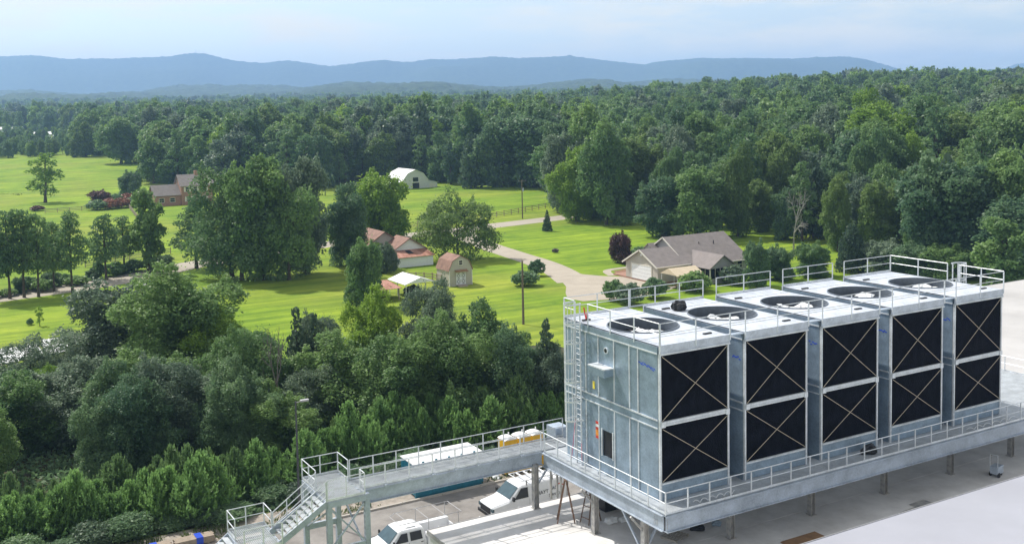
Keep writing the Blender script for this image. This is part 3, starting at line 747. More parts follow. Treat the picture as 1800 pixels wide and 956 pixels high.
# lower flight down to the ground
for yy in (49.9, 51.3): MB().bar((QX0, yy, LZ2-.12), (QX0-7.6, yy, .15), .06, .28).build('stringer', 'beam', stt)
tm2 = MB().box(-.14, 49.94, -.02, .14, 51.26, .02).mesh('tread')
for i in range(1, 32):
    u = i/32; mk('tread', tm2, 'grate', stt, (QX0-7.6*u, 0, LZ2*(1-u)))

# ------------------------------------------------------------------ things under and around the platform
def step_ladder(label, loc, rz, h, w=.55):
    t = thing('step_ladder', label, 'ladder', loc, rz, 'step ladders on the white roof')
    for s in (-1, 1):
        MB().bar((s*w/2, 0, 0), (s*w*.3, .42, h), .07, .03).build('front_rail', 'ladw', t)
        MB().bar((s*w/2*1.1, .95, 0), (s*w*.3, .5, h), .06, .03).build('rear_rail', 'ladw', t)
    k = int(h/.3)
    for i in range(1, k+1):
        u = i*.3/h; ww = w/2*(1-u)+w*.3*u
        MB().box(-ww, .42*u-.05, i*.3-.02, ww, .42*u+.05, i*.3+.02).build('step', 'ladw', t)
        if i % 2: MB().box(-ww, .95-.45*u-.015, i*.3-.02, ww, .95-.45*u+.015, i*.3+.02).build('rear_step', 'ladw', t)
    MB().box(-w*.34, .38, h, w*.34, .56, h+.05).build('cap', 'ladw', t)
step_ladder('taller brown step ladder open beside the platform beam', (30.3, 46.4, RZ), rad(60), 2.3)
step_ladder('shorter brown step ladder behind the taller one at the platform', (31.5, 46.0, RZ), rad(100), 2.0, .6)
def crate(name, label, cat, loc, size, mat, lid=None, rz=0):
    t = thing(name, label, cat, loc, rz); a, b, c = size
    m = MB().box(0, 0, 0, a, b, .04).box(0, 0, .04, a, .05, c).box(0, b-.05, .04, a, b, c).box(0, .05, .04, .05, b-.05, c).box(a-.05, .05, .04, a, b-.05, c)
    m.build('tub', mat, t, bevel=.012)
    if lid: MB().box(-.03, -.03, c+.002, a+.03, b+.03, c+.06).build('lid', lid, t, bevel=.012)
    else:
        MB().box(.1, .1, .05, a-.1, b-.1, c*.6).build('contents', 'film', t)
    return t
crate('tool_tub', 'open black tub holding white scraps beside the step ladders', 'tub', (32.4, 46.5, RZ), (.9, .8, .75), 'black')
crate('tool_chest', 'long black lidded chest under the platform beside the open tub', 'chest', (33.6, 46.6, RZ), (1.7, .9, .8), 'black', 'black')
crate('gang_box', 'dark lidded job box in the shade behind the leaning white board', 'box', (34.6, 43.6, RZ), (1.1, .8, .9), 'dark', 'black')
wbd = thing('leaning_board', 'white rigid board leaning on a dark stand below the platform edge', 'board', (35.6, 42.9, RZ))
MB().slab([(0, 0, .05), (1.35, .1, .05), (1.35, .75, 1.0), (0, .65, 1.0)], .05).build('panel', 'white', wbd)
MB().bar((.25, .9, 0), (.3, .55, .85), .05, .05).bar((1.0, .95, 0), (1.0, .6, .85), .05, .05).build('stand', 'dark', wbd)
pal = thing('wooden_pallet', 'low pale timber pallet lying on the shaded roof', 'pallet', (33.1, 41.2, RZ), .3)
sl = MB().box(0, 0, .10, 1.2, .1, .12).mesh('slat')
for i in range(6): mk('slat', sl, 'lumber', pal, (0, i*.18, 0))
for i in range(3): MB().box(.02+i*.53, 0, 0, .12+i*.53, 1.0, .098).build('runner', 'lumber', pal)
for k, (x, y, s, m_) in enumerate(((31.9, 45.2, .35, 'film'), (32.6, 45.0, .28, 'film'), (35.2, 42.0, .4, 'dark'), (36.4, 41.9, .3, 'galvp'))):
    lump('scrap_heap', ['torn white wrapping heaped before the open tub', 'small crumpled white wrapping beside the long chest', 'dark tarpaulin heap by the leaning board', 'grey sheet offcuts heaped past the leaning board'][k], 'scrap', (x, y, RZ+.01), (s, s*.8, s*.7), m_, k+11)
pl_ = thing('plywood_sheet', 'brown plywood sheets lying flat by the bright roof edge', 'plywood', (37.6, 36.9, RZ))
for k in range(2): MB().box(.06*k, .05*k, .015+.022*k, 2.44, 1.5, .035+.022*k).build('sheet', 'ply', pl_)
ml_ = thing('steel_plate', 'dark steel plates lying flat on the shaded roof', 'plate', (45.6, 37.2, RZ), .06)
MB().box(0, 0, .013, 1.6, .55, .03).build('plate', 'col', ml_); MB().box(1.62, .15, .013, 2.9, .95, .035).build('plate', 'col', ml_)
tr_ = thing('hand_cart', 'small grey hand cart with upright handle on the sunlit roof', 'cart', (54.9, 38.2, RZ), .2)
MB().box(0, 0, .16, .75, .5, .62).build('box', 'galv', tr_, bevel=.02)
MB().tube((0, .02, .6), (0, .02, 1.35), .02).tube((0, .48, .6), (0, .48, 1.35), .02).tube((0, .02, 1.35), (0, .48, 1.35), .02).build('handle', 'rail', tr_)
for yy in (.0, .5): mk('wheel', MB().tube((0, -.04, 0), (0, .04, 0), .14, 14).mesh('wheel'), 'rubber', tr_, (.12, yy, .14))
MB().box(.62, .05, 0, .68, .45, .16).build('foot', 'dark', tr_)
# ------------------------------------------------------------------ vehicles (local: nose towards -x, wheels on z = 0)
def loft(sections):
    """sections: list of (x, [(halfwidth, z) from sill to roof centre]) -> closed shell"""
    b = MB(); n = len(sections[0][1]); full = 2*n
    for x, pr in sections:
        b.v += [(x, -w, z) for w, z in pr] + [(x, w, z) for w, z in reversed(pr)]
    for k in range(len(sections)-1):
        for i in range(full): b.f.append((k*full+i, k*full+(i+1) % full, (k+1)*full+(i+1) % full, (k+1)*full+i))
    b.f.append(tuple(range(full))[::-1]); m = (len(sections)-1)*full; b.f.append(tuple(range(m, m+full))); return b
def wheel(t, x, y, r=.37, w=.24):
    s = 1 if y > 0 else -1
    a = mk('wheel', MB().tube((0, -w/2, 0), (0, w/2, 0), r, 22).mesh('wheel'), 'rubber', t, (x, y, r))
    mk('rim', MB().tube((0, s*w/2-.005*s, 0), (0, s*(w/2+.012), 0), r*.6, 18).mesh('rim'), 'chrome', a)
def lerp3(a, b, t): return tuple(a[i]+(b[i]-a[i])*t for i in range(3))
def pane(name, t, q, mat, off, ins=.06):
    c = [sum(p[i] for p in q)/len(q) for i in range(3)]
    pts = [tuple(p[i]+(c[i]-p[i])*ins*2+off[i] for i in range(3)) for p in q]
    b = MB(); n = len(pts); b.v = pts + [tuple(p[i]-off[i]*.9 for i in range(3)) for p in pts]
    b.f = [tuple(range(n)), tuple(range(2*n-1, n-1, -1))] + [(i, n+i, n+(i+1) % n, (i+1) % n) for i in range(n)]
    return b.build(name, mat, t)
def S(w, zs, zb, wr, zr):  # sill, belt, roof edge
    return [(w*.97, zs), (w, zs+.25), (w, zb-.05), (w*.985, zb), (wr, zr-.10), (wr*.9, zr-.02), (wr*.45, zr)]
# work van
van = thing('work_van', 'white work van with roof ladder rack parked on the service road', 'van', (31.45, 58.75, .012))
secs = [(0.0, S(.82,.45,.92,.80,.97)), (.10, S(.95,.38,1.02,.90,1.10)), (1.12, S(1.0,.34,1.18,.95,1.27)), (1.30, S(1.0,.34,1.22,.96,1.36)),
        (2.08, S(1.0,.34,1.24,.86,2.04)), (2.3, S(1.0,.34,1.24,.86,2.10)), (3.9, S(1.0,.34,1.24,.87,2.13)), (5.5, S(1.0,.36,1.24,.87,2.12)), (5.66, S(.97,.40,1.22,.84,2.05))]
loft(secs).build('body', 'carwhite', van, bevel=.03)
pane('windshield', van, [(1.28,-.95,1.34),(1.28,.95,1.34),(2.06,.84,2.02),(2.06,-.84,2.02)], 'glass', (-.02,0,.022), .05)
for s in (-1, 1):
    pane('side_window', van, [(1.55,s*1.0,1.27),(2.72,s*1.0,1.27),(2.72,s*.89,1.97),(2.18,s*.89,1.97)], 'glassd', (0,s*.02,.004), .05)
    MB().box(2.76, s*1.0-.006, .5, 2.785, s*1.0+.006, 1.2).build('door_seam', 'col', van)
    MB().box(1.42, s*1.02 if s > 0 else s*1.24, 1.28, 1.55, s*1.24 if s > 0 else s*1.02, 1.56).build('mirror', 'black', van, bevel=.03)
    MB().box(-.02, s*.83-.14, .78, .12, s*.83+.10, .98).build('headlight', 'glass', van)
    for x in (1.0, 4.55): wheel(van, x, s*.9)
MB().box(-.035, -.66, .62, .02, .66, .98).build('grille', 'black', van)
MB().box(-.09, -.95, .38, .02, .95, .6).build('bumper', 'black', van, bevel=.03)
rk = MB()
for s in (-.84, .84): rk.tube((2.25, s, 2.38), (5.85, s, 2.38), .035)
rk.tube((2.25, -.84, 2.38), (2.25, .84, 2.38), .03)
rk.tube((5.85, -.9, 2.40), (5.85, .9, 2.40), .06)
rck = rk.build('ladder_rack', 'white', van)
for i in range(6): MB().box(2.75+i*.56, -.82, 2.33, 2.87+i*.56, .82, 2.37).build('cross_bar', 'white', rck)
for i in range(4):
    for s in (-.82, .82): MB().box(2.6+i*1.0, s-.04, 2.05, 2.68+i*1.0, s+.04, 2.36).build('rack_foot', 'col', rck)
def text(body, parent, loc, size, mat):
    cu = bpy.data.curves.new('lettering', 'FONT'); cu.body = body; cu.size = size; cu.extrude = .003
    o = bpy.data.objects.new('lettering', cu); COL.objects.link(o); o.parent = parent; o.location = loc; o.rotation_euler = (rad(84), 0, 0)
    cu.materials.append(MT[mat]); dg = bpy.context.evaluated_depsgraph_get(); me = bpy.data.meshes.new_from_object(o.evaluated_get(dg)); bpy.data.objects.remove(o)
    o = mk('lettering', me, mat, parent, loc); o.rotation_euler = (rad(84), 0, 0); return o
text('HAYT', van, (3.35, -1.008, 1.28), .34, 'dark'); text('SERVICE', van, (4.25, -1.02, 1.02), .26, 'dark'); text('AC', van, (4.52, -1.0, 1.42), .3, 'dark')
MB().bar((4.85, -.995, 1.62), (5.1, -.985, 1.75), .012, .07).bar((5.1, -.985, 1.75), (5.4, -.995, 1.6), .012, .07).build('roof_logo', 'red', van)
# crew-cab pickup with service body
tk = thing('service_truck', 'white crew cab service truck with pipe ladder rack by the stair tower', 'truck', (22.0, 56.6, .012))
def T(w, zs, zb, wr, zr): return S(w, zs, zb, wr, zr)
secs = [(0.0, T(.86,.5,1.0,.84,1.05)), (.12, T(.98,.45,1.08,.92,1.14)), (1.15, T(1.0,.42,1.18,.95,1.24)), (1.32, T(1.0,.42,1.2,.96,1.30)),
        (2.02, T(1.0,.42,1.22,.80,1.88)), (2.3, T(1.0,.42,1.22,.80,1.93)), (3.35, T(1.0,.42,1.22,.80,1.92)), (3.62, T(1.0,.42,1.22,.82,1.84)), (3.72, T(.99,.44,1.2,.9,1.3))]
loft(secs).build('cab', 'carwhite', tk, bevel=.03)
pane('windshield', tk, [(1.30,-.95,1.28),(1.30,.95,1.28),(2.0,.78,1.86),(2.0,-.78,1.86)], 'glass', (-.02,0,.022), .05)
for s in (-1, 1):
    pane('side_window', tk, [(1.62,s*1.0,1.25),(2.55,s*1.0,1.25),(2.55,s*.84,1.78),(2.12,s*.84,1.78)], 'glassd', (0,s*.022,.006), .05)
    pane('side_window', tk, [(2.64,s*1.0,1.25),(3.5,s*1.0,1.25),(3.45,s*.84,1.78),(2.64,s*.84,1.78)], 'glassd', (0,s*.022,.006), .05)
    for x in (2.58, 3.58): MB().box(x, s*1.0-.006, .5, x+.02, s*1.0+.006, 1.2).build('door_seam', 'col', tk)
    for x in (2.35, 3.35): MB().box(x, s*1.0-.02, 1.08, x+.16, s*1.0+.02, 1.12).build('door_handle', 'black', tk)
    MB().box(1.5, s*1.02 if s > 0 else s*1.22, 1.26, 1.6, s*1.22 if s > 0 else s*1.02, 1.5).build('mirror', 'black', tk, bevel=.03)
    MB().box(-.02, s*.82-.12, .8, .13, s*.82+.1, 1.02).build('headlight', 'glass', tk)
    for x in (1.0, 4.75): wheel(tk, x, s*.9, .39)
    y0, y1 = (s*1.02, s*.62) if s < 0 else (s*.62, s*1.02)
    MB().box(3.78, y0, .62, 6.0, y1, 1.5).build('tool_locker', 'carwhite', tk, bevel=.03)
    MB().box(4.7, s*1.035-.008, 1.05, 4.78, s*1.035+.008, 1.13).build('locker_lock', 'black', tk)
MB().box(3.78, -.615, .62, 6.0, .615, .75).build('bed_floor', 'col', tk)
MB().box(5.92, -.615, .752, 5.99, .615, 1.3).build('tailgate', 'carwhite', tk)
MB().box(-.03, -.68, .62, .02, .68, 1.0).build('grille', 'black', tk); MB().box(-.1, -.98, .42, .02, .98, .62).build('bumper', 'chrome', tk, bevel=.03)
MB().box(2.55, -.55, 1.935, 3.2, .55, 1.97).build('roof_board', 'white', tk)
rk = MB()
for s in (-.95, .95):
    rk.tube((2.1, s*.8, 2.28), (2.5, s, 2.36), .021).tube((2.5, s, 2.36), (6.1, s, 2.36), .021)
    for x in (3.9, 5.9): rk.tube((x, s, 1.5), (x, s, 2.36), .021)
for x in (2.6, 3.9, 5.0, 6.1): rk.tube((x, -.95, 2.36), (x, .95, 2.36), .018)
rk.tube((2.1, -.76, 2.28), (2.1, .76, 2.28), .018)
rk.build('ladder_rack', 'flash', tk)
# dark car under the metal roof at the yard's edge
def small_car(label, loc, rz, paint):
    t = thing('parked_car', label, 'car', loc, rz)
    secs = [(0.0, T(.75,.35,.62,.7,.68)), (.1, T(.84,.28,.7,.78,.76)), (1.1, T(.88,.26,.84,.82,.92)), (1.35, T(.88,.26,.86,.80,.97)), (1.95, T(.88,.26,.88,.66,1.40)), (3.1, T(.88,.26,.9,.66,1.43)), (3.9, T(.88,.28,.92,.74,1.05)), (4.5, T(.82,.34,.86,.72,.96))]
    loft(secs).build('body', paint, t, bevel=.03)
    pane('windshield', t, [(1.33,-.8,.95),(1.33,.8,.95),(1.93,.65,1.38),(1.93,-.65,1.38)], 'glass', (-.02,0,.022), .05)
    for s in (-1, 1):
        pane('side_window', t, [(1.6,s*.88,.92),(3.4,s*.88,.93),(3.1,s*.7,1.34),(2.0,s*.7,1.33)], 'glassd', (0,s*.02,.006), .05)
        for x in (.85, 3.6): wheel(t, x, s*.8, .32, .2)
    return t
small_car('dark parked car beneath the white metal carport roof', (10.0, 116.6, .02), rad(200), 'glassd')

# ------------------------------------------------------------------ container, toilets, lumber, lamp, poles
ct = thing('site_container', 'teal site container with flat white roof on the verge', 'container', (29.15, 64.6, .01))
MB().box(0, 0, .16, 5.3, 2.4, 2.3).build('shell', 'teal', ct)
rb = MB().box(-.035, 0, .3, 0, .12, 2.25).mesh('side_rib'); rf = MB().box(0, -.035, .3, .12, 0, 2.2).mesh('front_rib')
for i in range(9): mk('side_rib', rb, 'teal', ct, (0, .1+i*.26, 0))
for i in range(19): mk('front_rib', rf, 'teal', ct, (.1+i*.276, 0, 0))
MB().box(-.06, -.06, 2.302, 5.36, 2.46, 2.36).build('roof', 'tinw', ct)
for i in range(5): MB().box(.5+i*1.0, -.12, 2.1, .65+i*1.0, -.04, 2.55).build('hoop_bracket', 'teal', ct)
MB().box(0, .05, 0, 5.3, .2, .158).box(0, 2.2, 0, 5.3, 2.35, .158).build('skid', 'teal', ct)
pd = thing('portable_toilet', 'yellow portable toilet with white domed roof behind the walkway bridge', 'toilet', (36.5, 65.0, .01), 0, 'portable toilets on the verge')
MB().box(0, 0, 0, 1.1, 1.15, .12).build('skid', 'black', pd)
MB().box(.03, .03, .121, 1.07, 1.12, 2.6).build('cabin', 'yellow', pd, bevel=.03)
MB().box(.2, .0, .2, .9, .028, 2.2).build('door', 'yellow', pd, bevel=.01)
MB().box(.78, -.02, 1.0, .86, -.001, 1.12).build('latch', 'white', pd)
d_ = MB(); nn = 8
prof = [(1.1*i/nn, 2.602+.14*math.sin(math.pi*i/nn)**.6) for i in range(nn+1)]
d_.prism([(u, z) for u, z in prof], 0, 1.15, 'y').build('roof', 'white', pd, bevel=.02)
MB().tube((.85, .95, 2.6), (.85, .95, 2.9), .05).build('vent_pipe', 'white', pd)
for k in (1, 2):
    c = copy_tree(pd); c.location = (36.5+1.17*k, 65.0, .01)
sc = lump('gravel_heap', 'small pinkish heap of gravel between container and toilets', 'gravel heap', (35.4, 66.2, .01), (.6, .5, .35), 'gravel', 5)
lump('sand_bag', 'white sack slumped on the verge beside the yellow toilets', 'sack', (35.7, 64.9, .01), (.35, .35, .3), 'film', 8)
for k, (x, w, lab) in enumerate(((10.2, 2.6, 'pale lumber bundle with blue strap on the verge below the stair'), (13.0, 2.4, 'second lumber bundle with blue strap tucked behind the lower landing'), (7.5, 2.5, 'loose grey timber stack without strap at the verge'))):
    t = thing('lumber_bundle', lab, 'lumber', (x, 64.9, .01), .02, 'lumber along the verge')
    pm = MB().box(0, 0, 0, w, .145, .09).mesh('plank')
    for j in range(5):
        for i in range(4):
            p = mk('plank', pm, 'lumber' if (i+j) % 3 else 'wood', t, (.03*((i*7+j*3) % 4), j*.16, .08+i*.1))
    MB().box(.2, 0, 0, .3, .8, .079).box(w-.4, 0, 0, w-.3, .8, .079).build('bearer', 'wood', t)
    if k < 2: MB().box(w*.55, -.012, .075, w*.55+.42, -.002, .49).box(w*.55, -.012, .491, w*.55+.42, .82, .503).build('strap', 'blue', t)
sl_ = thing('street_lamp', 'slim grey street lamp rising before the young pines', 'street lamp', (21.4, 66.3, 0))
MB().tube((0, 0, 0), (0, 0, 7.7), .09, 10, .055).build('post', 'lampp', sl_)
MB().tube((0, 0, 0), (0, 0, .5), .2, 10).build('base', 'conc', sl_)
MB().tube((0, 0, 7.62), (.45, -.1, 7.7), .03).build('arm', 'col', sl_); MB().box(.3, -.25, 7.66, .85, .02, 7.78).build('lamp_head', 'flash', sl_, bevel=.02)
def upole(label, loc, h, arms, lean=0):
    t = thing('utility_pole', label, 'utility pole', loc); t.rotation_euler = (0, rad(lean), 0)
    MB().tube((0, 0, -.2), (0, 0, h), .16, 9, .10).build('post', 'pole', t)
    for z in arms:
        MB().box(-1.0, -.06, z-.06, 1.0, -.16, z+.06).build('crossarm', 'pole', t)
        for s in (-.9, 0, .9): MB().tube((s, -.11, z+.06), (s, -.11, z+.22), .04).build('insulator', 'galv', t)
    return t
p1 = at(918.5, 385); p2 = at(920, 570)
upole('weathered utility pole with crossarm beside the rail fence and road', (p1[0], p1[1], 0), 9.3, (9.0,))
MB().tube((p1[0]+.2, p1[1]-.2, 6.6), (p1[0]+.2, p1[1]-.2, 7.3), .2, 10).build('transformer', 'galv', None)
tag(bpy.data.objects['transformer'], 'small grey transformer can hung on the pole by the rail fence', 'transformer')
upole('bare dark utility pole standing on the lawn before the round shrubs', (p2[0], p2[1], 0), 7.9, (), 0)
def wire(label, a, b, sag):
    m = MB(); n = 14; P = []
    for i in range(n+1):
        t = i/n; P.append((a[0]+(b[0]-a[0])*t, a[1]+(b[1]-a[1])*t, a[2]+(b[2]-a[2])*t-sag*4*t*(1-t)))
    for q, r in zip(P[:-1], P[1:]): m.tube(q, r, .035, 4)
    tag(m.build('power_line', 'black'), label, 'power line')
wire('thin black power line sagging over the field behind the loose tree', (p1[0]-.5, p1[1], 9.2), (62, 236, 8), 1.6)
wire('thin black power line running from the pole towards the wood', (p1[0]+.5, p1[1], 9.2), (175, 236, 10), 1.0)

# ------------------------------------------------------------------ houses and barns
def gable_roof(mb, x0, x1, yc, half, z_e, z_r, t=.14, axis='x', over=.35):
    """ridge along x at y = yc (or along y at x = yc when axis is y)"""
    k = (z_r-z_e)/half; e = half+over; ze = z_e-over*k
    for s in (-1, 1):
        if axis == 'x': mb.slab([(x0, yc, z_r), (x1, yc, z_r), (x1, yc+s*e, ze), (x0, yc+s*e, ze)], t)
        else: mb.slab([(yc, x0, z_r), (yc, x1, z_r), (yc+s*e, x1, ze), (yc+s*e, x0, ze)], t)
    return mb
def window(t, x, y, z, w, h, face, pane_m='glassd'):
    """face: '-y', '-x'; frame stands proud, pane recessed"""
    if face == '-y':
        f = MB().box(x, y-.05, z, x+w, y-.005, z+.09).box(x, y-.05, z+h-.09, x+w, y-.005, z+h).box(x, y-.05, z+.09, x+.09, y-.005, z+h-.09).box(x+w-.09, y-.05, z+.09, x+w, y-.005, z+h-.09).box(x+.09, y-.045, z+h/2-.03, x+w-.09, y-.005, z+h/2+.03)
        o = f.build('window', 'trim', t); MB().box(x+.09, y-.03, z+.09, x+w-.09, y-.006, z+h-.09).build('pane', pane_m, o)
    else:
        f = MB().box(x-.05, y, z, x-.005, y+w, z+.09).box(x-.05, y, z+h-.09, x-.005, y+w, z+h).box(x-.05, y, z+.09, x-.005, y+.09, z+h-.09).box(x-.05, y+w-.09, z+.09, x-.005, y+w, z+h-.09)
        o = f.build('window', 'trim', t); MB().box(x-.03, y+.09, z+.09, x-.006, y+w-.09, z+h-.09).build('pane', pane_m, o)
    return o
# ranch house
RH = thing('ranch_house', 'long beige ranch house with brown shingle roof and garage on the lawn', 'house', (95.2, 122.3, 0))
MB().prism([(0, .25), (7.9, .25), (7.9, 2.75), (3.95, 4.72), (0, 2.75)], 0, 8, 'x').build('wall', 'siding', RH)
MB().box(.02, .02, 0, 17.3, 11.3, .248).build('foundation', 'brick', RH)
MB().prism([(-.05, .25), (11.4, .25), (11.4, 2.6), (5.7, 5.95), (-.05, 2.6)], 5.8, 17.4, 'x').build('wall', 'sidingg', RH)
r_ = gable_roof(MB(), -.45, 9.5, 3.95, 3.95, 2.78, 4.86).build('roof', 'shingle', RH)
r2_ = gable_roof(MB(), 5.4, 17.8, 5.7, 5.75, 2.62, 6.1, over=.45).build('roof', 'shingle', RH)
MB().slab([(-.5, -.42, 2.60), (-.5, 3.95, 4.90), (-.44, 3.95, 4.90), (-.44, -.42, 2.60)], .22).slab([(-.5, 8.32, 2.60), (-.5, 3.95, 4.90), (-.44, 3.95, 4.90), (-.44, 8.32, 2.60)], .22).build('bargeboard', 'trim', r_)
MB().slab([(5.34, .2, 2.75), (5.34, 5.7, 6.14), (5.4, 5.7, 6.14), (5.4, .2, 2.75)], .2).slab([(5.34, 11.2, 2.75), (5.34, 5.7, 6.14), (5.4, 5.7, 6.14), (5.4, 11.2, 2.75)], .2).build('bargeboard', 'trim', r2_)
MB().box(-.45, -.50, 2.50, 6.0, -.40, 2.64).build('gutter', 'trim', r_); MB().box(11.3, -.62, 2.20, 17.8, -.50, 2.34).build('gutter', 'trim', r2_)
MB().tube((13.6, 3.3, 4.6), (13.6, 3.3, 5.2), .08).build('roof_vent', 'dark', r2_); MB().tube((10.9, 3.6, 4.7), (10.9, 3.6, 5.15), .07).build('roof_vent', 'dark', r2_)
gd = MB().box(-.04, 1.55, .26, -.003, 6.35, 2.42).build('garage_door', 'white', RH)
for i in range(1, 4): MB().box(-.052, 1.57, .26+.54*i-.012, -.041, 6.33, .26+.54*i+.012).build('door_panel_joint', 'flash', gd)
MB().box(-.08, 1.38, .26, -.003, 1.54, 2.6).box(-.08, 6.36, .26, -.003, 6.52, 2.6).box(-.08, 1.54, 2.43, -.003, 6.36, 2.6).build('garage_frame', 'trim', RH)
MB().box(-.06, 3.75, 3.85, -.004, 4.15, 4.15).build('gable_light', 'white', RH)
# dormer beyond the garage ridge
dm = MB().prism([(7.1, 2.6), (8.9, 2.6), (8.9, 4.3), (8.0, 4.9), (7.1, 4.3)], 4.5, 6.2, 'x').build('dormer', 'sidingg', RH)
gable_roof(MB(), 4.3, 6.6, 8.0, .9, 4.35, 5.0, over=.2).build('dormer_roof', 'shingle', dm)
# sunroom
MB().prism([(6.3, 0), (11.2, 0), (11.2, .75), (6.3, .75)], -4.3, -.06, 'y').build('sunroom_base', 'sidingg', RH)
MB().prism([(6.3, 2.25), (11.2, 2.25), (11.2, 2.5), (8.75, 4.05), (6.3, 2.5)], -4.3, -.06, 'y').build('sunroom_gable', 'sidingg', RH)
gable_roof(MB(), -4.7, 2.6, 8.75, 2.45, 2.55, 4.2, axis='y').build('sunroom_roof', 'shingle', RH)
sw = MB().box(6.3, -4.3, .752, 6.42, -4.18, 2.248)
for i in range(6): sw.box(6.42+i*.956-.06*(i > 0), -4.3, .752, 6.48+i*.956-.06*(i > 0), -4.2, 2.248)
for i in range(1, 5): sw.box(6.3, -4.3+i*1.05, .752, 6.4, -4.22+i*1.05, 2.248)
sw.build('window_frame', 'trim', RH)
for i in range(5): MB().box(6.5+i*.956, -4.26, .754, 7.3+i*.956, -4.235, 2.246).build('window_pane', 'glassd', RH)
for i in range(4): MB().box(6.335, -4.17+i*1.05, .754, 6.36, -3.3+i*1.05, 2.246).build('window_pane', 'glassd', RH)
window(RH, 2.6, 0, 1.0, 1.2, 1.2, '-y'); window(RH, 13.2, -.05, 1.0, 1.4, 1.2, '-y'); window(RH, 15.4, -.05, 1.0, 1.1, 1.2, '-y')
# canvas canopy
cn = thing('canvas_canopy', 'tan canvas canopy on posts in front of the ranch garage wing', 'canopy', (94.6, 117.0, 0))
for p in ((0,0),(0,3.6),(4.6,0),(4.6,3.6),(2.3,0),(2.3,3.6)): MB().tube((p[0],p[1],0),(p[0],p[1],2.05),.05).build('post', 'white', cn)
gable_roof(MB(), -.2, 4.8, 1.8, 1.8, 2.1, 2.95, .03, over=.15).build('canopy_roof', 'canvas', cn)
MB().box(-.22, -.18, 1.72, 4.82, -.15, 2.0).build('valance', 'canvas', cn); MB().slab([(-.2,0,2.1),(-.2,3.6,2.1),(-.2,1.8,2.9)], .02).build('end_flap', 'canvas', cn)
lump('garden_tool_pile', 'low dark clutter stored in the shade beneath the tan canopy', 'clutter', (97, 118.6, 0), (1.5, .8, .9), 'ply', 3)
def gambrel(w, e, kx, kz, h): return [(0, 0), (w, 0), (w, e), (w-kx, kz), (w/2, h), (kx, kz), (0, e)]
def gambrel_roof(mb, w, e, kx, kz, h, y0, y1, over=.15, t=.1):
    pts = [(-over, e-.12), (kx, kz), (w/2, h), (w-kx, kz), (w+over, e-.12)]
    for a, b in zip(pts[:-1], pts[1:]): mb.slab([(a[0], y0, a[1]+t), (a[0], y1, a[1]+t), (b[0], y1, b[1]+t), (b[0], y0, b[1]+t)], t*.9)
    return mb
# small gambrel shed
gs = thing('gambrel_shed', 'small barn-shaped garden shed with pink roof and white crossed doors', 'shed', (69.2, 139.2, 0))
MB().prism(gambrel(3.9, 2.35, .55, 3.75, 4.5), 0, 4.2, 'y').build('wall', 'siding', gs)
gr_ = gambrel_roof(MB(), 3.9, 2.35, .55, 3.75, 4.5, -.12, 4.35).build('roof', 'shingler', gs)
dr = MB().box(1.15, -.05, .2, 2.75, -.004, 2.05).build('door', 'sidingg', gs)
for xx in (1.15, 1.95):
    f = MB().box(xx, -.085, .2, xx+.09, -.051, 2.05).box(xx+.71, -.085, .2, xx+.8, -.051, 2.05).box(xx+.09, -.085, .2, xx+.71, -.051, .3).box(xx+.09, -.085, 1.95, xx+.71, -.051, 2.05).box(xx+.09, -.085, 1.08, xx+.71, -.051, 1.17)
    f.bar((xx+.09, -.068, .3), (xx+.71, -.068, 1.08), .03, .08).bar((xx+.09, -.07, 1.17), (xx+.71, -.07, 1.95), .03, .08)
    f.bar((xx+.71, -.068, .3), (xx+.09, -.068, 1.08), .026, .08).bar((xx+.71, -.07, 1.17), (xx+.09, -.07, 1.95), .026, .08)
    f.build('door_cross_trim', 'white', dr)
MB().slab([(.9, -.03, 2.45), (3.0, -.03, 2.45), (3.0, -.6, 2.2), (.9, -.6, 2.2)], .06).build('door_hood', 'ply', gs)
window(gs, 1.6, 0, 3.1, .75, .8, '-y')
MB().slab([(1.2, -.02, .18), (2.7, -.02, .18), (2.7, -1.1, .02), (1.2, -1.1, .02)], .03).build('ramp', 'wood', gs)
for xx in (0, 3.82): MB().box(xx, -.04, 0, xx+.08, -.003, 2.35).build('corner_board', 'white', gs)
# white metal carport
cp = thing('metal_carport', 'white metal carport with shallow gable roof beside the small shed', 'carport', (59.9, 134.2, 0))
for yy in (0, 2.9, 5.8):
    for xx in (0, 4.4): MB().tube((xx, yy, 0), (xx, yy, 2.1), .06).build('post', 'white', cp)
gable_roof(MB(), -.2, 6.0, 2.2, 2.2, 2.1, 2.85, .06, 'y', .25).build('roof', 'tinw', cp)
MB().poly([(0, -.12, 2.1), (4.4, -.12, 2.1), (2.2, -.12, 2.8)]).poly([(0, -.16, 2.1), (2.2, -.16, 2.8), (4.4, -.16, 2.1)]).build('gable_panel', 'tinw', cp)
tractor = lump('covered_machine', 'dark covered garden machine parked inside the white carport', 'machine', (62.1, 136.8, 0), (1.0, 1.4, 1.2), 'dark', 6)
# low rusty shed
rs = thing('rusty_shed', 'low open shed with rusty red tin roof beside the carport', 'shed', (55.6, 134.2, 0))
for p in ((0,0),(3.2,0),(0,4.4),(3.2,4.4)): MB().box(p[0]-.07, p[1]-.07, 0, p[0]+.07, p[1]+.07, 1.7).build('post', 'wood', rs)
MB().box(0, 4.3, .1, 3.2, 4.36, 1.7).box(-.03, .1, .1, .03, 4.3, 1.7).build('wall', 'wood', rs)
MB().slab([(-.3, -.4, 1.72), (3.5, -.4, 1.72), (3.5, 4.8, 2.15), (-.3, 4.8, 2.15)], .05).build('roof', 'tin', rs)
rr_ = MB().bar((0, -.4, 1.745), (0, 4.8, 2.175), .05, .04).mesh('roof_rib')
for i in range(9): mk('roof_rib', rr_, 'tin', rs, (-.2+i*.45, 0, 0))
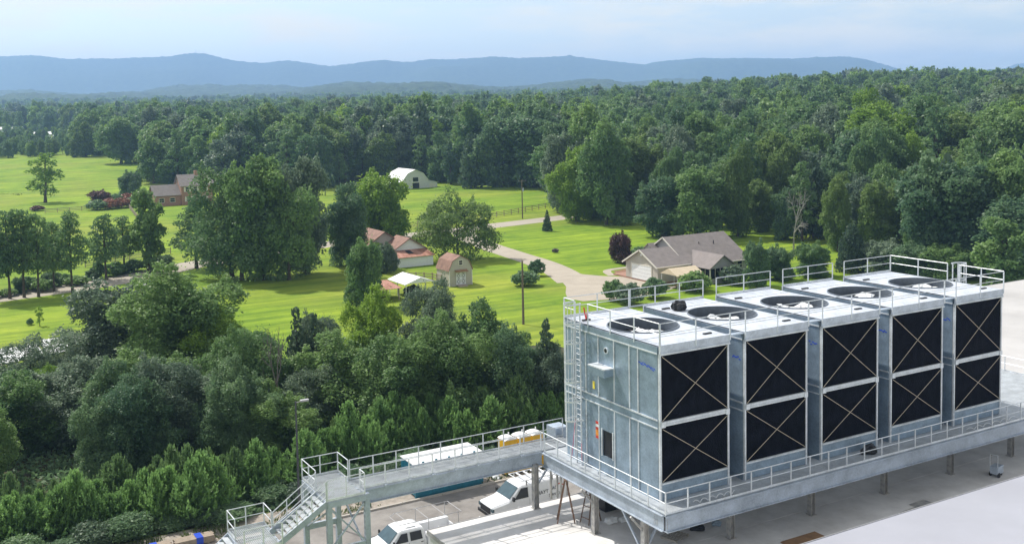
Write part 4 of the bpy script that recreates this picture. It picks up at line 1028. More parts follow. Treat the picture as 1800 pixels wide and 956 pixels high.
# old white shed with brown and red roofs
os_ = thing('old_outbuilding', 'white outbuilding with brown gable roof and rusty lean-to', 'outbuilding', (70.6, 160.8, 0))
MB().box(.1, 0, 0, 6.4, 2.6, 1.75).build('leanto_wall', 'white', os_)
MB().slab([(-.2, -.35, 1.72), (6.7, -.35, 1.72), (6.3, 2.9, 2.62), (.4, 2.9, 2.62)], .07).build('leanto_roof', 'tin', os_)
MB().prism([(.3, 0), (6.3, 0), (6.3, 2.7), (3.1, 4.5), (.3, 2.7)], 2.75, 7.5, 'y').build('wall', 'white', os_)
gable_roof(MB(), 2.3, 8.0, 3.2, 3.05, 2.75, 4.6, axis='y').build('roof', 'shingler', os_)
MB().prism([(-2.6, 0), (4.0, 0), (4.0, 3.2), (.7, 5.3), (-2.6, 3.2)], 7.6, 17, 'y').build('wall', 'siding', os_)
gable_roof(MB(), 7.2, 17.4, .7, 3.3, 3.25, 5.4, axis='y').build('roof', 'shingler', os_)
MB().slab([(2.2, .9, 2.16), (3.2, .9, 2.16), (3.0, 2.2, 2.55), (2.1, 2.2, 2.55)], .03).build('tarp_patch', 'dark', os_)
# gambrel barn
bz = 0
B = thing('gambrel_barn', 'large white barn with curved gambrel roof and side lean-tos', 'barn', (138.9, 311.6, bz))
MB().prism(gambrel(9.1, 3.0, 1.75, 5.2, 6.4), 0, 13, 'y').build('wall', 'wallw', B)
gambrel_roof(MB(), 9.1, 3.0, 1.75, 5.2, 6.4, -.3, 13.3, .12).build('roof', 'tinw', B)
MB().prism([(-2.7, 0), (-.02, 0), (-.02, 2.75), (-2.7, 2.15)], .05, 12.9, 'y').build('leanto_wall', 'wallw', B)
MB().prism([(9.12, 0), (12.5, 0), (12.5, 1.95), (9.12, 2.75)], .05, 12.9, 'y').build('leanto_wall', 'wallw', B)
MB().slab([(-3.1, -.2, 2.18), (-3.1, 13, 2.18), (-.14, 13, 2.86), (-.14, -.2, 2.86)], .08).build('leanto_roof', 'tinw', B)
MB().slab([(9.26, -.2, 2.86), (9.26, 13, 2.86), (12.9, 13, 1.98), (12.9, -.2, 1.98)], .08).build('leanto_roof', 'tinw', B)
MB().box(3.5, -.03, .05, 5.9, -.004, 2.1).build('doorway', 'dark', B); MB().box(3.7, -.03, 2.5, 5.6, -.004, 3.9).build('loft_door', 'glassd', B)
MB().box(9.7, -.05+.1, .2, 11.9, .046, 1.7).build('side_door', 'trim', B)
MB().box(3.3, -.06, 0, 3.49, -.005, 4.0).box(5.91, -.06, 0, 6.1, -.005, 4.0).box(3.49, -.06, 2.15, 5.91, -.005, 2.35).build('door_trim', 'trim', B)
# brick house
H = thing('brick_house', 'two-storey brick house with brown roof half hidden by the big trees', 'house', (60.4, 307.5, 0))
MB().prism([(0, 0), (8, 0), (8, 5.65), (4, 8.3), (0, 5.65)], 7.4, 16.5, 'x').build('wall', 'brick', H)
gable_roof(MB(), 7.0, 16.9, 4, 4, 5.7, 8.6).build('roof', 'shingle', H)
MB().prism([(.6, 0), (7.6, 0), (7.6, 3.2), (4.1, 5.6), (.6, 3.2)], 0, 7.38, 'x').build('wall', 'brick', H)
gable_roof(MB(), -.4, 7.38, 4.1, 3.5, 3.25, 5.9).build('roof', 'shingle', H)
for x, z in ((8.6, 3.8), (10.8, 3.8), (13.4, 3.8), (8.8, 1.0), (13.2, 1.0)):
    window(H, x, 0, z, 1.1, 1.4, '-y')
    for s in (-.45, 1.15): MB().box(x+s, -.04, z, x+s+.36, -.004, z+1.4).build('shutter', 'trim', H)
for x in (1.2, 4.2): window(H, x, .6, 1.0, 1.5, 1.3, '-y')
window(H, 7.4, 5.2, 5.9, .8, 1.0, '-x')
MB().box(7.35, -.14, 5.3, 16.9, -.09, 5.48).build('fascia_trim', 'trim', H)
MB().box(12.1, 3.4, 8.0, 13.0, 4.4, 9.6).build('chimney', 'brick', H)
# shed roofs at the left edge of the near yard
def low_metal(label, x, y, w, d, h, rz):
    t = thing('metal_shed', label, 'shed', (x, y, 0), rz, 'white metal sheds by the woodland')
    for p in ((.1,.1),(w-.1,.1),(.1,d-.1),(w-.1,d-.1)): MB().tube((p[0],p[1],0),(p[0],p[1],h),.06).build('post', 'white', t)
    gable_roof(MB(), -.2, w+.2, d/2, d/2, h+.02, h+.8, .05, 'x', .25).build('roof', 'tinw', t)
    rm = MB()
    for i in range(int(w/.45)):
        for s in (-1, 1): rm.bar((.1+i*.45, d/2, h+.84), (.1+i*.45, d/2+s*(d/2+.2), h+.02-.2*1.6/d+.03), .04, .04)
    rm.build('roof_rib', 'tinw', t)
    return t
low_metal('white metal shed roof over the dark parked car', 4.6, 114.8, 6.4, 5.6, 2.3, rad(8))
t = low_metal('long white metal shed roof glimpsed through the thin branches', 11.6, 117.2, 9.0, 6.0, 2.3, rad(2))
MB().box(.2, .2, 0, 8.8, .26, 2.25).box(.2, 5.7, 0, 8.8, 5.76, 2.25).build('wall', 'wallw', t)
# far sheds by the woods
for k, (x0, x1, y, lab) in enumerate(((2, 42, 243, 'long white shed roof far behind the field wood'), (52, 92, 249, 'shorter white shed roof far behind the field wood'), (96, 134, 252, 'small white roof at the far field wood edge'))):
    a = at(x0, y, 7.5); b = at(x1, y, 7.5)
    t = thing('far_shed', lab, 'shed', (a[0], a[1], hgt(a[0], a[1])-.2), 0, 'white sheds beyond the field'); w = max(8, (b[0]-a[0])/.87)
    MB().box(0, 0, 0, w, 9, 3.6).build('wall', 'wallw', t); gable_roof(MB(), -.4, w+.4, 4.5, 4.5, 3.65, 5.4).build('roof', 'tinw', t)

# ------------------------------------------------------------------ fences
def post_rail(label, pts, step=2.9, h=1.25, mat='wood', nr=3):
    t = thing('rail_fence', label, 'fence', (pts[0][0], pts[0][1], 0), 0)
    o = Vector((pts[0][0], pts[0][1], 0)); pm = MB().box(-.07, -.07, -.1, .07, .07, h+.1).mesh('post')
    for a, b in zip(pts[:-1], pts[1:]):
        a = Vector((*a, 0)); b = Vector((*b, 0)); n = max(1, round((b-a).length/step))
        for i in range(n):
            p = a.lerp(b, i/n)-o; q = a.lerp(b, (i+1)/n)-o
            zp, zq = hgt(p.x+o.x, p.y+o.y), hgt(q.x+o.x, q.y+o.y)
            mk('post', pm, mat, t, (p.x, p.y, zp))
            for j in range(nr):
                z = h*(.3+.32*j)
                MB().bar((p.x, p.y-.05, zp+z), (q.x, q.y-.05, zq+z), .05, .13).build('rail', mat, t)
        last = b-o
    mk('post', pm, mat, t, (last.x, last.y, hgt(last.x+o.x, last.y+o.y)))
f0, f1, f2 = at(700, 404), at(860, 384), at(992, 362)
post_rail('dark three-rail timber fence along the road before the barn field', [(f0[0]-8, f0[1]-1), (f0[0], f0[1]), (f1[0], f1[1]), (f2[0], f2[1])])
post_rail('short timber fence and gate posts between the carport and shed', [(66.0, 147), (68.8, 144.2), (69.0, 141.5)], 1.4, 1.5)
g0, g1 = at(226, 365), at(262, 412)
post_rail('weathered timber fence leading down from the rosy hedge', [(g0[0]-22, g0[1]-2), (g0[0], g0[1]), (g1[0], g1[1])], 3.2, 1.2)
E0, E1 = at(150, 470), at(300, 446)
post_rail('low dark fence seen behind the roadside pines', [(E0[0], E0[1]), (E1[0], E1[1])], 3.0, 1.1)
# antenna masts on the far ridge
for k, x in enumerate((344, 350, 357)):
    d = ray(x, 93.5); P = CAMP + d*(6600/(d @ fw)); t = thing('radio_mast', 'tiny radio mast on the summit of the far blue ridge', 'mast', (P[0], P[1], P[2]-12), 0, 'masts on the ridge')
    MB().tube((0, 0, 0), (0, 0, 34-k*5), 1.2, 4, .5).build('lattice', 'galv', t)
    MB().box(-2, -2, 20, 2, 2, 22).build('antenna_ring', 'galv', t)
# ------------------------------------------------------------------ trees
def unit(v): return v/np.maximum(1e-9, np.linalg.norm(v, axis=-1, keepdims=True))
def quads(name, P, Nn, size, tint, asp=1.0, along=None, rng=None):
    """leaf faces: centre P, normal Nn, half size; along = long direction for needles"""
    n = len(P)
    ref = rng.normal(size=(n, 3)) if along is None else along
    a = unit(np.cross(Nn, ref)) if along is None else unit(along)
    b = unit(np.cross(Nn, a)) if along is None else unit(np.cross(a, Nn+.01))
    s = size[:, None]
    V = np.empty((n, 4, 3))
    V[:, 0] = P - a*s; V[:, 1] = P - b*s*.62*asp; V[:, 2] = P + a*s; V[:, 3] = P + b*s*.62*asp
    if along is None: V[:, 1] += Nn*s*.18; V[:, 3] += Nn*s*.18
    me = bpy.data.meshes.new(name)
    me.vertices.add(4*n); me.vertices.foreach_set('co', V.reshape(-1).astype(np.float32))
    me.loops.add(4*n); me.loops.foreach_set('vertex_index', np.arange(4*n, dtype=np.int32))
    me.polygons.add(n); me.polygons.foreach_set('loop_start', np.arange(0, 4*n, 4, dtype=np.int32))
    me.update(calc_edges=True)
    at_ = me.attributes.new('tint', 'FLOAT', 'FACE'); at_.data.foreach_set('value', np.clip(tint, 0, 1).astype(np.float32))
    return me
def blob_leaves(rng, clumps, leaf, dens, upb=.35, prune=.72, tints=None):
    Ps, Ns, Ss, Ts = [], [], [], []
    C_ = np.array([c[:3] for c in clumps]); R_ = np.array([c[3:6] for c in clumps])
    for i in range(len(clumps)):
        r = R_[i]; area = 4*math.pi*(r[0]*r[1]+r[0]*r[2]+r[1]*r[2])/3
        n = int(area*dens/(leaf*leaf*1.24))+4
        d = unit(rng.normal(size=(n, 3))); d[:, 2] = np.where((d[:, 2] < -.35) & (rng.random(n) < .6), -d[:, 2], d[:, 2])
        rad_ = .62+.55*rng.random(n)**.55+.07*rng.normal(size=n)
        # ragged outline: lobes within each clump
        rad_ *= 1+.16*np.sin(d[:, 0]*6+i)*np.sin(d[:, 1]*7+2*i)+.1*np.sin(d[:, 2]*9+i)
        p = C_[i] + d*r*rad_[:, None]
        keep = np.ones(n, bool)
        for j in range(len(clumps)):
            if j != i: keep &= (((p-C_[j])/R_[j])**2).sum(1) > prune**2
        p = p[keep]; d = d[keep]; m = len(p)
        Ps.append(p); Ns.append(unit(d*.6 + rng.normal(size=(m, 3))*.75 + np.array([0, 0, upb])))
        Ss.append(leaf*(.55+.9*rng.random(m))); Ts.append(np.full(m, .25+.5*rng.random() if tints is None else tints[i]) + rng.normal(size=m)*.2)
    return np.concatenate(Ps), np.concatenate(Ns), np.concatenate(Ss), np.concatenate(Ts)
def trunk_mesh(name, H, r, top, limbs, bend, rng):
    b = MB(); pts = []; n = 6
    for i in range(n+1):
        t = i/n; pts.append((bend*math.sin(t*2.2)+rng.normal()*.03*H*.1, bend*.6*math.sin(t*3.1), H*top*t))
    for i in range(n): b.tube(pts[i], pts[i+1], r*(1-.8*i/n)*(1.35 if i == 0 else 1), 7, r*(1-.8*(i+1)/n))
    for L_ in limbs:
        z = min(L_[2]*.55+.12*H, H*top*.95)*(.8+.2*rng.random()); k = z/(H*top)*n; i = min(n-1, int(k))
        s = np.array(pts[i])+(np.array(pts[i+1])-np.array(pts[i]))*(k-i); e = np.array(L_[:3]); m = (s+e)/2+np.array([0, 0, .05*H])
        rr = r*.42*(1-.6*z/(H*top))
        b.tube(s, m, rr, 5, rr*.6); b.tube(m, e, rr*.6, 5, rr*.2)
    return b.mesh(name)
PROTO = {}
def reg(key, H, Wd, crown, trunk): PROTO[key] = dict(H=H, W=Wd, crown=crown, trunk=trunk)
def oak(key, seed, H=14., R=5.5, base=.14, leaf=.3, dens=1.7, nc=34, top=.8, cr=(.26, .42), bend=.3, shape=.45, core=True, nl=9, fat=1., nsh=14):
    rng = np.random.default_rng(seed); cl = []; lobes = []; tn = []
    for i in range(nl):
        t = .06+.86*(i+.5)/nl+rng.normal()*.05; ph = i*2.399+rng.normal()*.8
        prof = math.sqrt(max(.08, 1-((t-shape)/(.62 if t > shape else .60))**2))
        lr = fat*R*(.34+.2*rng.random())*(.55+.5*prof); env = R*prof*(.82+.4*rng.random())
        rho = max(0, env-lr*.85); lobes.append((rho*math.cos(ph), rho*math.sin(ph), max(lr*.7, H*(base+(1-base)*t)-lr*.25), lr, ph))
    lobes.append((0, 0, H*.93-R*.3, R*.34, 0)); lobes.append((R*.05, 0, H*.6, R*.5, 1))
    per = max(3, nc//len(lobes))
    for (lx, ly, lz, lr, ph) in lobes:
        lt = .15+.7*rng.random()
        for k in range(per):
            d = rng.normal(size=3)+np.array([math.cos(ph)*.5, math.sin(ph)*.5, .45]); d /= np.linalg.norm(d)
            rr = lr*(cr[0]+(cr[1]-cr[0])*rng.random())*(1.25 if k == 0 else 1); q = np.array([lx, ly, lz])+d*np.array([1, 1, .8])*lr*(.8*(k > 0))*(.75+.4*rng.random())
            if k == 0: rr = lr*.72
            cl.append((q[0], q[1], max(q[2], rr*.6), rr*(.8+.4*rng.random()), rr*(.8+.4*rng.random()), rr*(.65+.5*rng.random()))); tn.append(lt+.18*rng.normal())
    for k in range(nsh):      # upright leaders that break the outline
        l = lobes[rng.integers(0, len(lobes))]; ph = rng.random()*6.28; u = rng.random()*.7
        z = l[2]+l[3]*(.55+.35*(1-u)); rr = l[3]*(.12+.1*rng.random())
        cl.append((l[0]+l[3]*u*math.cos(ph), l[1]+l[3]*u*math.sin(ph), z, rr, rr, rr*(1.8+1.4*rng.random()))); tn.append(.55+.3*rng.random())
    P, Nn, Sz, T = blob_leaves(rng, cl, leaf, dens, tints=tn)
    if core:      # sparse inner foliage so the crown is not hollow
        n = int(len(P)*.08); d = unit(rng.normal(size=(n, 3)))*(rng.random(n)**.33)[:, None]
        p = d*np.array([R*.6, R*.6, H*(1-base)*.34])+np.array([0, 0, H*(base+(1-base)*.46)])
        P = np.concatenate([P, p]); Nn = np.concatenate([Nn, unit(rng.normal(size=(n, 3)))]); Sz = np.concatenate([Sz, np.full(n, leaf*1.7)]); T = np.concatenate([T, rng.random(n)*.5])
    # stray twigs beyond the outline
    n = int(len(P)*.10); k = rng.integers(0, len(P), n); P2 = P[k]+unit(P[k]-np.array([0, 0, H*.5]))*(rng.random(n)**2*.22*R)[:, None]
    P = np.concatenate([P, P2]); Nn = np.concatenate([Nn, Nn[k]]); Sz = np.concatenate([Sz, Sz[k]*.8]); T = np.concatenate([T, T[k]])
    reg(key, H, 2*R, quads('crown', P, Nn, Sz, T, 1.0, None, rng), trunk_mesh('trunk', H, .028*H*.75, top, [l[:3] for l in lobes[:-2]], bend, rng))
def pine(key, seed, H=13., R=2.9, base=.35, leaf=.28, dens=1.2, nc=26):
    rng = np.random.default_rng(seed); cl = []
    for i in range(nc):
        t = (i+.5)/nc; ph = i*2.399+rng.normal()*.5; env = R*(1.05-.75*t**1.6)*(.55+.45*rng.random())*(.75 if t < .15 else 1)
        rr = R*(.26+.16*rng.random())*(1.1-.4*t)
        cl.append((env*math.cos(ph), env*math.sin(ph), H*(base+(1-base)*t)-rr*.3, rr*1.1, rr*1.1, rr*.62))
    P, Nn, Sz, T = blob_leaves(rng, cl, leaf, dens, .2, .55)
    al = unit(rng.normal(size=P.shape)*.7+np.array([0, 0, .6]))
    reg(key, H, 2*R, quads('crown', P, Nn, Sz*1.15, T, .62, al, rng), trunk_mesh('trunk', H, .016*H, .97, cl[::3], .12, rng))
def young_pine(key, seed, H=5., R=1.5, leaf=.17):
    rng = np.random.default_rng(seed); P, A, Sz, T = [], [], [], []
    nw = 15
    for w in range(nw):
        t = (w+.5)/nw; z0 = H*(.04+.9*t); ln = R*(1-t)**.8*(.85+.3*rng.random())+.12
        for k in range(8):
            ph = 6.28*k/8+w*.7+rng.normal()*.25; l = ln*(.4+.85*rng.random()); br = rng.random()
            for s in range(max(2, int(l/.16))):
                u = (s+.6)/max(2, int(l/.16)); c = np.array([math.cos(ph)*l*u, math.sin(ph)*l*u, z0+l*u*u*.55])
                for q in range(5):
                    P.append(c+rng.normal(size=3)*.075); A.append(np.array([math.cos(ph)*.5, math.sin(ph)*.5, .95])+rng.normal(size=3)*.42)
                    Sz.append(leaf*(.7+.7*rng.random())); T.append(.15+.45*u+.35*br+rng.normal()*.12)
            tip = np.array([math.cos(ph)*l, math.sin(ph)*l, z0+l*.55])
            for q in range(5):     # upright candles at the branch tips
                P.append(tip+np.array([0, 0, .05+.09*q])+rng.normal(size=3)*.03); A.append(np.array([0, 0, 1.])+rng.normal(size=3)*.22); Sz.append(leaf*.95); T.append(.75+.25*rng.random())
    for q in range(14):
        P.append(np.array([0, 0, H*.9+q*.045])+rng.normal(size=3)*.03); A.append(np.array([0, 0, 1.])+rng.normal(size=3)*.35); Sz.append(leaf*1.1); T.append(.8)
    P = np.array(P); A = unit(np.array(A)); Nn = unit(np.cross(A, rng.normal(size=P.shape)))
    reg(key, H+.6, 2*R, quads('crown', P, Nn, np.array(Sz), np.array(T), .5, A, rng), MB().tube((0, 0, 0), (0, 0, H), .07, 6, .015).mesh('trunk'))
def conifer(key, seed, H=8., R=2.2, leaf=.24, dens=1.5, col=.0, nc=40):
    rng = np.random.default_rng(seed); cl = []
    for i in range(nc):
        t = (i+.5)/nc; ph = i*2.399+rng.normal()*.3
        env = R*((1-t)**.75*(1-col)+col*math.sqrt(max(0, 1-(max(0, t-.3)/.72)**2)))
        rr = max(.14*R, env*.42); rho = max(0, env-rr*.8)
        cl.append((rho*math.cos(ph), rho*math.sin(ph), max(rr*.6, H*t*.97), rr, rr, rr*.8))
    P, Nn, Sz, T = blob_leaves(rng, cl, leaf, dens, .3)
    al = unit((P*np.array([1, 1, 0]))*.35/R+rng.normal(size=P.shape)*.5+np.array([0, 0, .7]))
    reg(key, H, 2*R, quads('crown', P, Nn, Sz, T, .8, al, rng), MB().tube((0, 0, 0), (0, 0, H*.93), .018*H, 6, .01).mesh('trunk'))
def bush(key, seed, H=2.2, R=1.6, leaf=.2, dens=1.6, nc=12):
    rng = np.random.default_rng(seed); cl = []
    for i in range(nc):
        ph = i*2.399; rho = R*.62*math.sqrt((i+.5)/nc); rr = R*(.32+.16*rng.random()); z = H*(.45+.4*rng.random()*(1-rho/R))
        cl.append((rho*math.cos(ph), rho*math.sin(ph), z, rr, rr, min(rr, z)*.9))
    P, Nn, Sz, T = blob_leaves(rng, cl, leaf, dens)
    P[:, 2] = np.maximum(P[:, 2], .05)
    reg(key, H, 2*R, quads('crown', P, Nn, Sz, T, 1.0, None, rng), trunk_mesh('trunk', H, .06, .5, cl[::3], .05, rng))
def dead(key, seed, H=10.):
    rng = np.random.default_rng(seed); b = MB()
    def grow(p, d, r, l, lev):
        p = Vector(p); d = Vector(d).normalized(); n = 3
        for i in range(n):
            q = p+d*l/n; b.tube(p, q, r*(1-.2*i/n*2), 5, r*(1-.2*(i+1)/n*2)); p = q
            d = (d+Vector(rng.normal(size=3)*.14)).normalized()
            if lev < 3 and i > 0:
                for k in range(2): 
                    s = Vector(rng.normal(size=3)); s = (s-d*s.dot(d)).normalized(); grow(p, d*.75+s*.75, r*.45, l*.5, lev+1)
        if lev < 3: grow(p, d, r*.55, l*.55, lev+1)
    grow((0, 0, 0), (0, 0, 1), .024*H, H*.55, 0)
    me = b.mesh('trunk'); z = max(v[2] for v in b.v)
    reg(key, z, H*.6, None, me)
# near kinds (fine leaves)
for s, (h_, r_, sh_, dn) in enumerate(((11.5, 4.6, .45, .8), (11.5, 3.9, .5, .7), (11.5, 4.9, .52, .75), (11.5, 3.6, .4, .65))): oak('oakN%d' % s, 10+s, h_, r_, .04, .12, dn, 150, nl=15, fat=1.05, shape=sh_, nsh=34)
oak('looseN', 31, 9.5, 3.9, .2, .11, .42, 90, core=False, nl=11)
for s in range(3): young_pine('ypine%d' % s, 40+s)
conifer('cedarN', 50, 7, 1.5, .17, 1.3, .35); conifer('coniferN', 51, 6, 1.5, .15, .8, 0)
bush('bushN0', 60, 2.2, 1.6, .1, 1.0, 26); bush('bushN1', 61, 2.6, 1.7, .1, .9, 24)
# middle distance
for s, (r_, sh_, dn) in enumerate(((6.2, .45, .85), (5.2, .5, .9), (5.0, .42, .8), (6.4, .55, .9))): oak('oakM%d' % s, 70+s, 16, r_, .06, .23, dn, 160, nl=15, fat=1.15, shape=sh_, nsh=26)
oak('airyM', 75, 16, 6.4, .12, .2, .48, 150, nl=17, core=False, nsh=20)
for s in range(3): pine('pineM%d' % s, 80+s, 13, 2.8, .33, .2, .8, 32)
oak('willowM', 90, 9.5, 6.3, .12, .17, .5, 150, .85, core=False, nl=14)
oak('slimM', 91, 13, 3.3, .15, .22, .5, 80, .88, core=False, nl=11)
oak('roundM', 92, 9, 5.2, .05, .2, 1.1, 140, nl=14, fat=1.1)
oak('columnM', 98, 12, 2.9, .04, .2, 1.0, 120, nl=15, shape=.4)
conifer('coniferM', 93, 12, 4.2, .30, 1.2, .55, 60); conifer('cedarM', 94, 7, 2.4, .22, 1.4, .5); conifer('spruceM', 99, 6, 1.6, .2, 1.1, .1, 40)
bush('bushM', 95, 2.4, 1.9, .24, nc=18); dead('deadM', 96)
# far (coarse clumps of leaves)
for s, (r_, sh_) in enumerate(((5.2, .45), (4.0, .5), (6.0, .56), (4.6, .38), (3.5, .45))): oak('oakF%d' % s, 100+s, 17, r_, .05, .34, .95, 120, core=False, nl=14, fat=1.3, shape=sh_, nsh=18)
pine('pineF0', 120, 19, 3.4, .25, .42, .95, 36); conifer('conF0', 121, 17, 4.2, .62, 1.2, .45, 40)
for s, (r_, sh_) in enumerate(((5.6, .48), (4.4, .42), (6.2, .56))): oak('oakX%d' % s, 130+s, 17, r_, .08, .55, .95, 60, core=False, nl=10, fat=1.4, shape=sh_, nsh=8)

NTREE = [0]
def plant(key, x, y, h, w=None, mat='leaf', name='tree', label='', cat='tree', group=None, rz=None, z=None, barkm='bark', lean=0):
    p = PROTO[key]; NTREE[0] += 1; r = random.Random(NTREE[0]*17)
    t = thing(name, label, cat, (x, y, (hgt(x, y) if z is None else z)-.05), r.uniform(0, 6.28) if rz is None else rz, group)
    if lean: t.rotation_euler = (rad(lean), 0, t.rotation_euler.z)
    sz = h/p['H']; sx = (w/p['W']) if w else sz
    for part in ('trunk', 'crown'):
        me = p[part]
        if me is None: continue
        if not me.materials: me.materials.append(MT['bark'])
        o = bpy.data.objects.new(part, me); COL.objects.link(o); o.parent = t; o.scale = (sx, sx, sz)
        o.material_slots[0].link = 'OBJECT'; o.material_slots[0].material = MT[mat] if part == 'crown' else MT[barkm]
    return t
def tree_px(key, xp, ytop, ybase, wpx, mat, name, label, cat='tree', group=None, **k):
    """where it stands comes from its foot on the ground"""
    P = at(xp, ybase) if ybase > 300 else atg(xp, ybase)
    dep = px(P)[2]; _, yb, _ = px(P)
    h = (yb-ytop)*dep/F/math.cos(rad(0)); w = wpx*dep/F
    return plant(key, P[0], P[1], h*1.0, w, mat, name, label, cat, group, z=P[2], **k)

# --- near woodland between the service road and the lawns
near = [
 # key, x, ytop, ybase, width, mat, name, label
 ('oakN0', 322, 478, 690, 225, 'leaf', 'oak_tree', 'broad dark oak, tallest of the near woodland, beside the sunlit lawn'),
 ('oakN1', 215, 492, 672, 190, 'leafg', 'oak_tree', 'greyish spreading tree with branches over the white metal sheds'),
 ('looseN', 140, 570, 700, 150, 'leafg', 'spreading_tree', 'thin-leaved tree whose twigs hang before the white shed roofs'),
 ('looseN', 55, 590, 705, 120, 'leafg', 'spreading_tree', 'thin-leaved tree reaching up before the dark parked car'),
 ('looseN', 200, 565, 680, 130, 'leafg', 'spreading_tree', 'sparse twiggy tree masking the end of the long metal shed'),
 ('oakN2', 437, 588, 752, 150, 'leaf', 'oak_tree', 'rounded deep green tree left of the bare forked snag'),
 ('oakN3', 385, 545, 700, 120, 'leafb', 'oak_tree', 'sunlit bright green tree edging the lawn behind the tallest oak'),
 ('oakN0', 250, 620, 765, 190, 'leaf', 'oak_tree', 'dark thicket tree below the tallest near oak'),
 ('oakN0', 130, 640, 775, 180, 'leafg', 'oak_tree', 'dusty grey-green tree above the young pines below the metal sheds'),
 ('oakN1', 30, 655, 800, 150, 'leaf', 'oak_tree', 'leafy green tree growing below the dark parked car'),
 ('oakN2', 85, 650, 760, 90, 'leafb', 'oak_tree', 'small bright green tree in front of the shed yard'),
 ('oakN1', 360, 655, 790, 170, 'leafg', 'oak_tree', 'shaded dark tree with bare twigs between snag and tallest oak'),
 ('oakN0', 480, 680, 800, 150, 'leaf', 'oak_tree', 'dark leafy tree behind the street lamp'),
 ('oakN3', 585, 585, 745, 150, 'leaf', 'oak_tree', 'mid green tree just beyond the bare forked snag'),
 ('oakN2', 560, 560, 690, 90, 'leafg', 'oak_tree', 'low greyish tree with twin spiky conifers behind it'),
 ('oakN0', 655, 517, 700, 105, 'leafb', 'oak_tree', 'light green rounded tree below the rusty tin shed'),
 ('oakN1', 700, 590, 760, 150, 'leaf', 'oak_tree', 'full green tree in front of the white carport'),
 ('oakN2', 762, 508, 690, 120, 'leafg', 'oak_tree', 'silvery leaved tree touching the small barn shed'),
 ('oakN3', 845, 530, 705, 120, 'leaf', 'oak_tree', 'green tree below the small barn shed doors'),
 ('oakN0', 800, 560, 745, 170, 'leaf', 'oak_tree', 'dense dark tree filling the wood below the small barn shed'),
 ('oakN1', 900, 575, 745, 110, 'leafd', 'oak_tree', 'dark rounded tree near the bare lawn pole'),
 ('cedarN', 962, 555, 735, 62, 'cedar', 'cedar_tree', 'dark pointed cedar beside the cooling tower end wall'),
 ('coniferN', 525, 535, 700, 75, 'cedar', 'conifer_tree', 'taller of two spiky conifers rising against the bright lawn'),
 ('coniferN', 556, 545, 700, 66, 'cedar', 'conifer_tree', 'shorter of two spiky conifers rising against the bright lawn'),
 ('oakN2', 960, 615, 735, 110, 'leafg', 'oak_tree', 'silvery shrubby tree against the end wall below the cedar'),
 ('oakN3', 640, 640, 735, 130, 'leafd', 'oak_tree', 'shadowed tree behind the bright young pines'),
 ('oakN0', 880, 640, 735, 130, 'leafd', 'oak_tree', 'shadowed leafy tree behind the yellow toilets'),
 ('looseN', 545, 640, 760, 110, 'leafg', 'spreading_tree', 'sparse silvery tree just right of the snag'),
]
for k, (key, x, yt, yb, w, m, nm, lab) in enumerate(near): tree_px(key, x, yt, yb, w, m, nm, lab, 'tree', None if nm != 'oak_tree' else 'trees of the near woodland')
tree_px('deadM', 501, 565, 790, 60, 'leaf', 'dead_tree', 'bare forked grey snag standing among the near trees', barkm='barkd', rz=.6)
#tree_px('deadS', 240, 715, 850, 60, 'leaf', 'dead_tree', 'slim bare grey sapling in the dark near thicket', barkm='barkg')
#tree_px('deadS', 110, 690, 830, 55, 'leaf', 'dead_tree', 'thin leaning bare stem above the young pines', barkm='barkg', lean=18)
# young pines in a band along the verge
rp = random.Random(4)
cnt = 0
for (x0, x1, y0, y1, yb0, yb1, n, mt_) in ((-25, 400, 848, 790, 945, 900, 24, 'ypine'), (-10, 420, 825, 770, 905, 862, 18, 'pine'), (430, 560, 775, 745, 870, 835, 7, 'ypine'), (545, 790, 738, 700, 830, 775, 18, 'ypine'), (560, 800, 715, 670, 790, 740, 10, 'pine'), (780, 1000, 700, 665, 790, 745, 16, 'ypine'), (800, 1000, 680, 650, 770, 738, 9, 'pine'), (560, 800, 725, 690, 810, 760, 12, 'ypine')):
    for i in range(n):
        u = (i+.5+rp.uniform(-.45, .45))/n; x = x0+(x1-x0)*u; yt = y0+(y1-y0)*u+rp.uniform(-18, 26); yb = yb0+(yb1-yb0)*u+rp.uniform(-12, 12)
        P = at(x, yb)
        if P[1] < 68.2: P[1] = 68.2+rp.random()*2
        dep = px(P)[2]; h = min(6.2, max(2.2, (px(P)[1]-yt)*dep/F*rp.choice((.7, .85, 1, 1, 1.15)))); cnt += 1
        nb = 'above the lumber bundles' if P[0] < 13 else ('beside the stair tower' if P[0] < 19.5 else ('near the street lamp' if P[0] < 25 else ('behind the teal container' if P[0] < 35 else ('behind the yellow toilets' if P[0] < 41 else 'close to the tower end wall'))))
        lab = '%s %s young pine %s' % ('tall' if h > 4.6 else ('knee-high' if h < 1.5 else ('middling' if h > 3.4 else 'short')), 'bright green' if mt_ == 'ypine' else 'dull green', nb)
        plant('ypine%d' % rp.randrange(3), P[0], P[1], h, h*.62*rp.uniform(.75, 1.45), mt_, 'young_pine_tree', lab, 'pine tree', 'bright young pines along the verge' if mt_ == 'ypine' else 'darker young pines behind')
# shrubs low along the verge
for i in range(26):
    x = -8+i*2.15+rp.uniform(-.6, .6); yy = 68.3+rp.uniform(0, 1.2)
    if 27 < x < 35.5 or 36.8 < x < 41.6: yy = 69.2
    plant('bushN%d' % (i % 2), x, yy, rp.uniform(.6, 1.7), rp.uniform(1.4, 3.4), ['leafd', 'leafd', 'cedar'][i % 3], 'verge_shrub', ['low greenish shrub at the foot of the young pines', 'dark shrub at the foot of the young pines', 'blackish shrub at the foot of the young pines'][i % 3], 'shrub', 'shrubs along the verge')
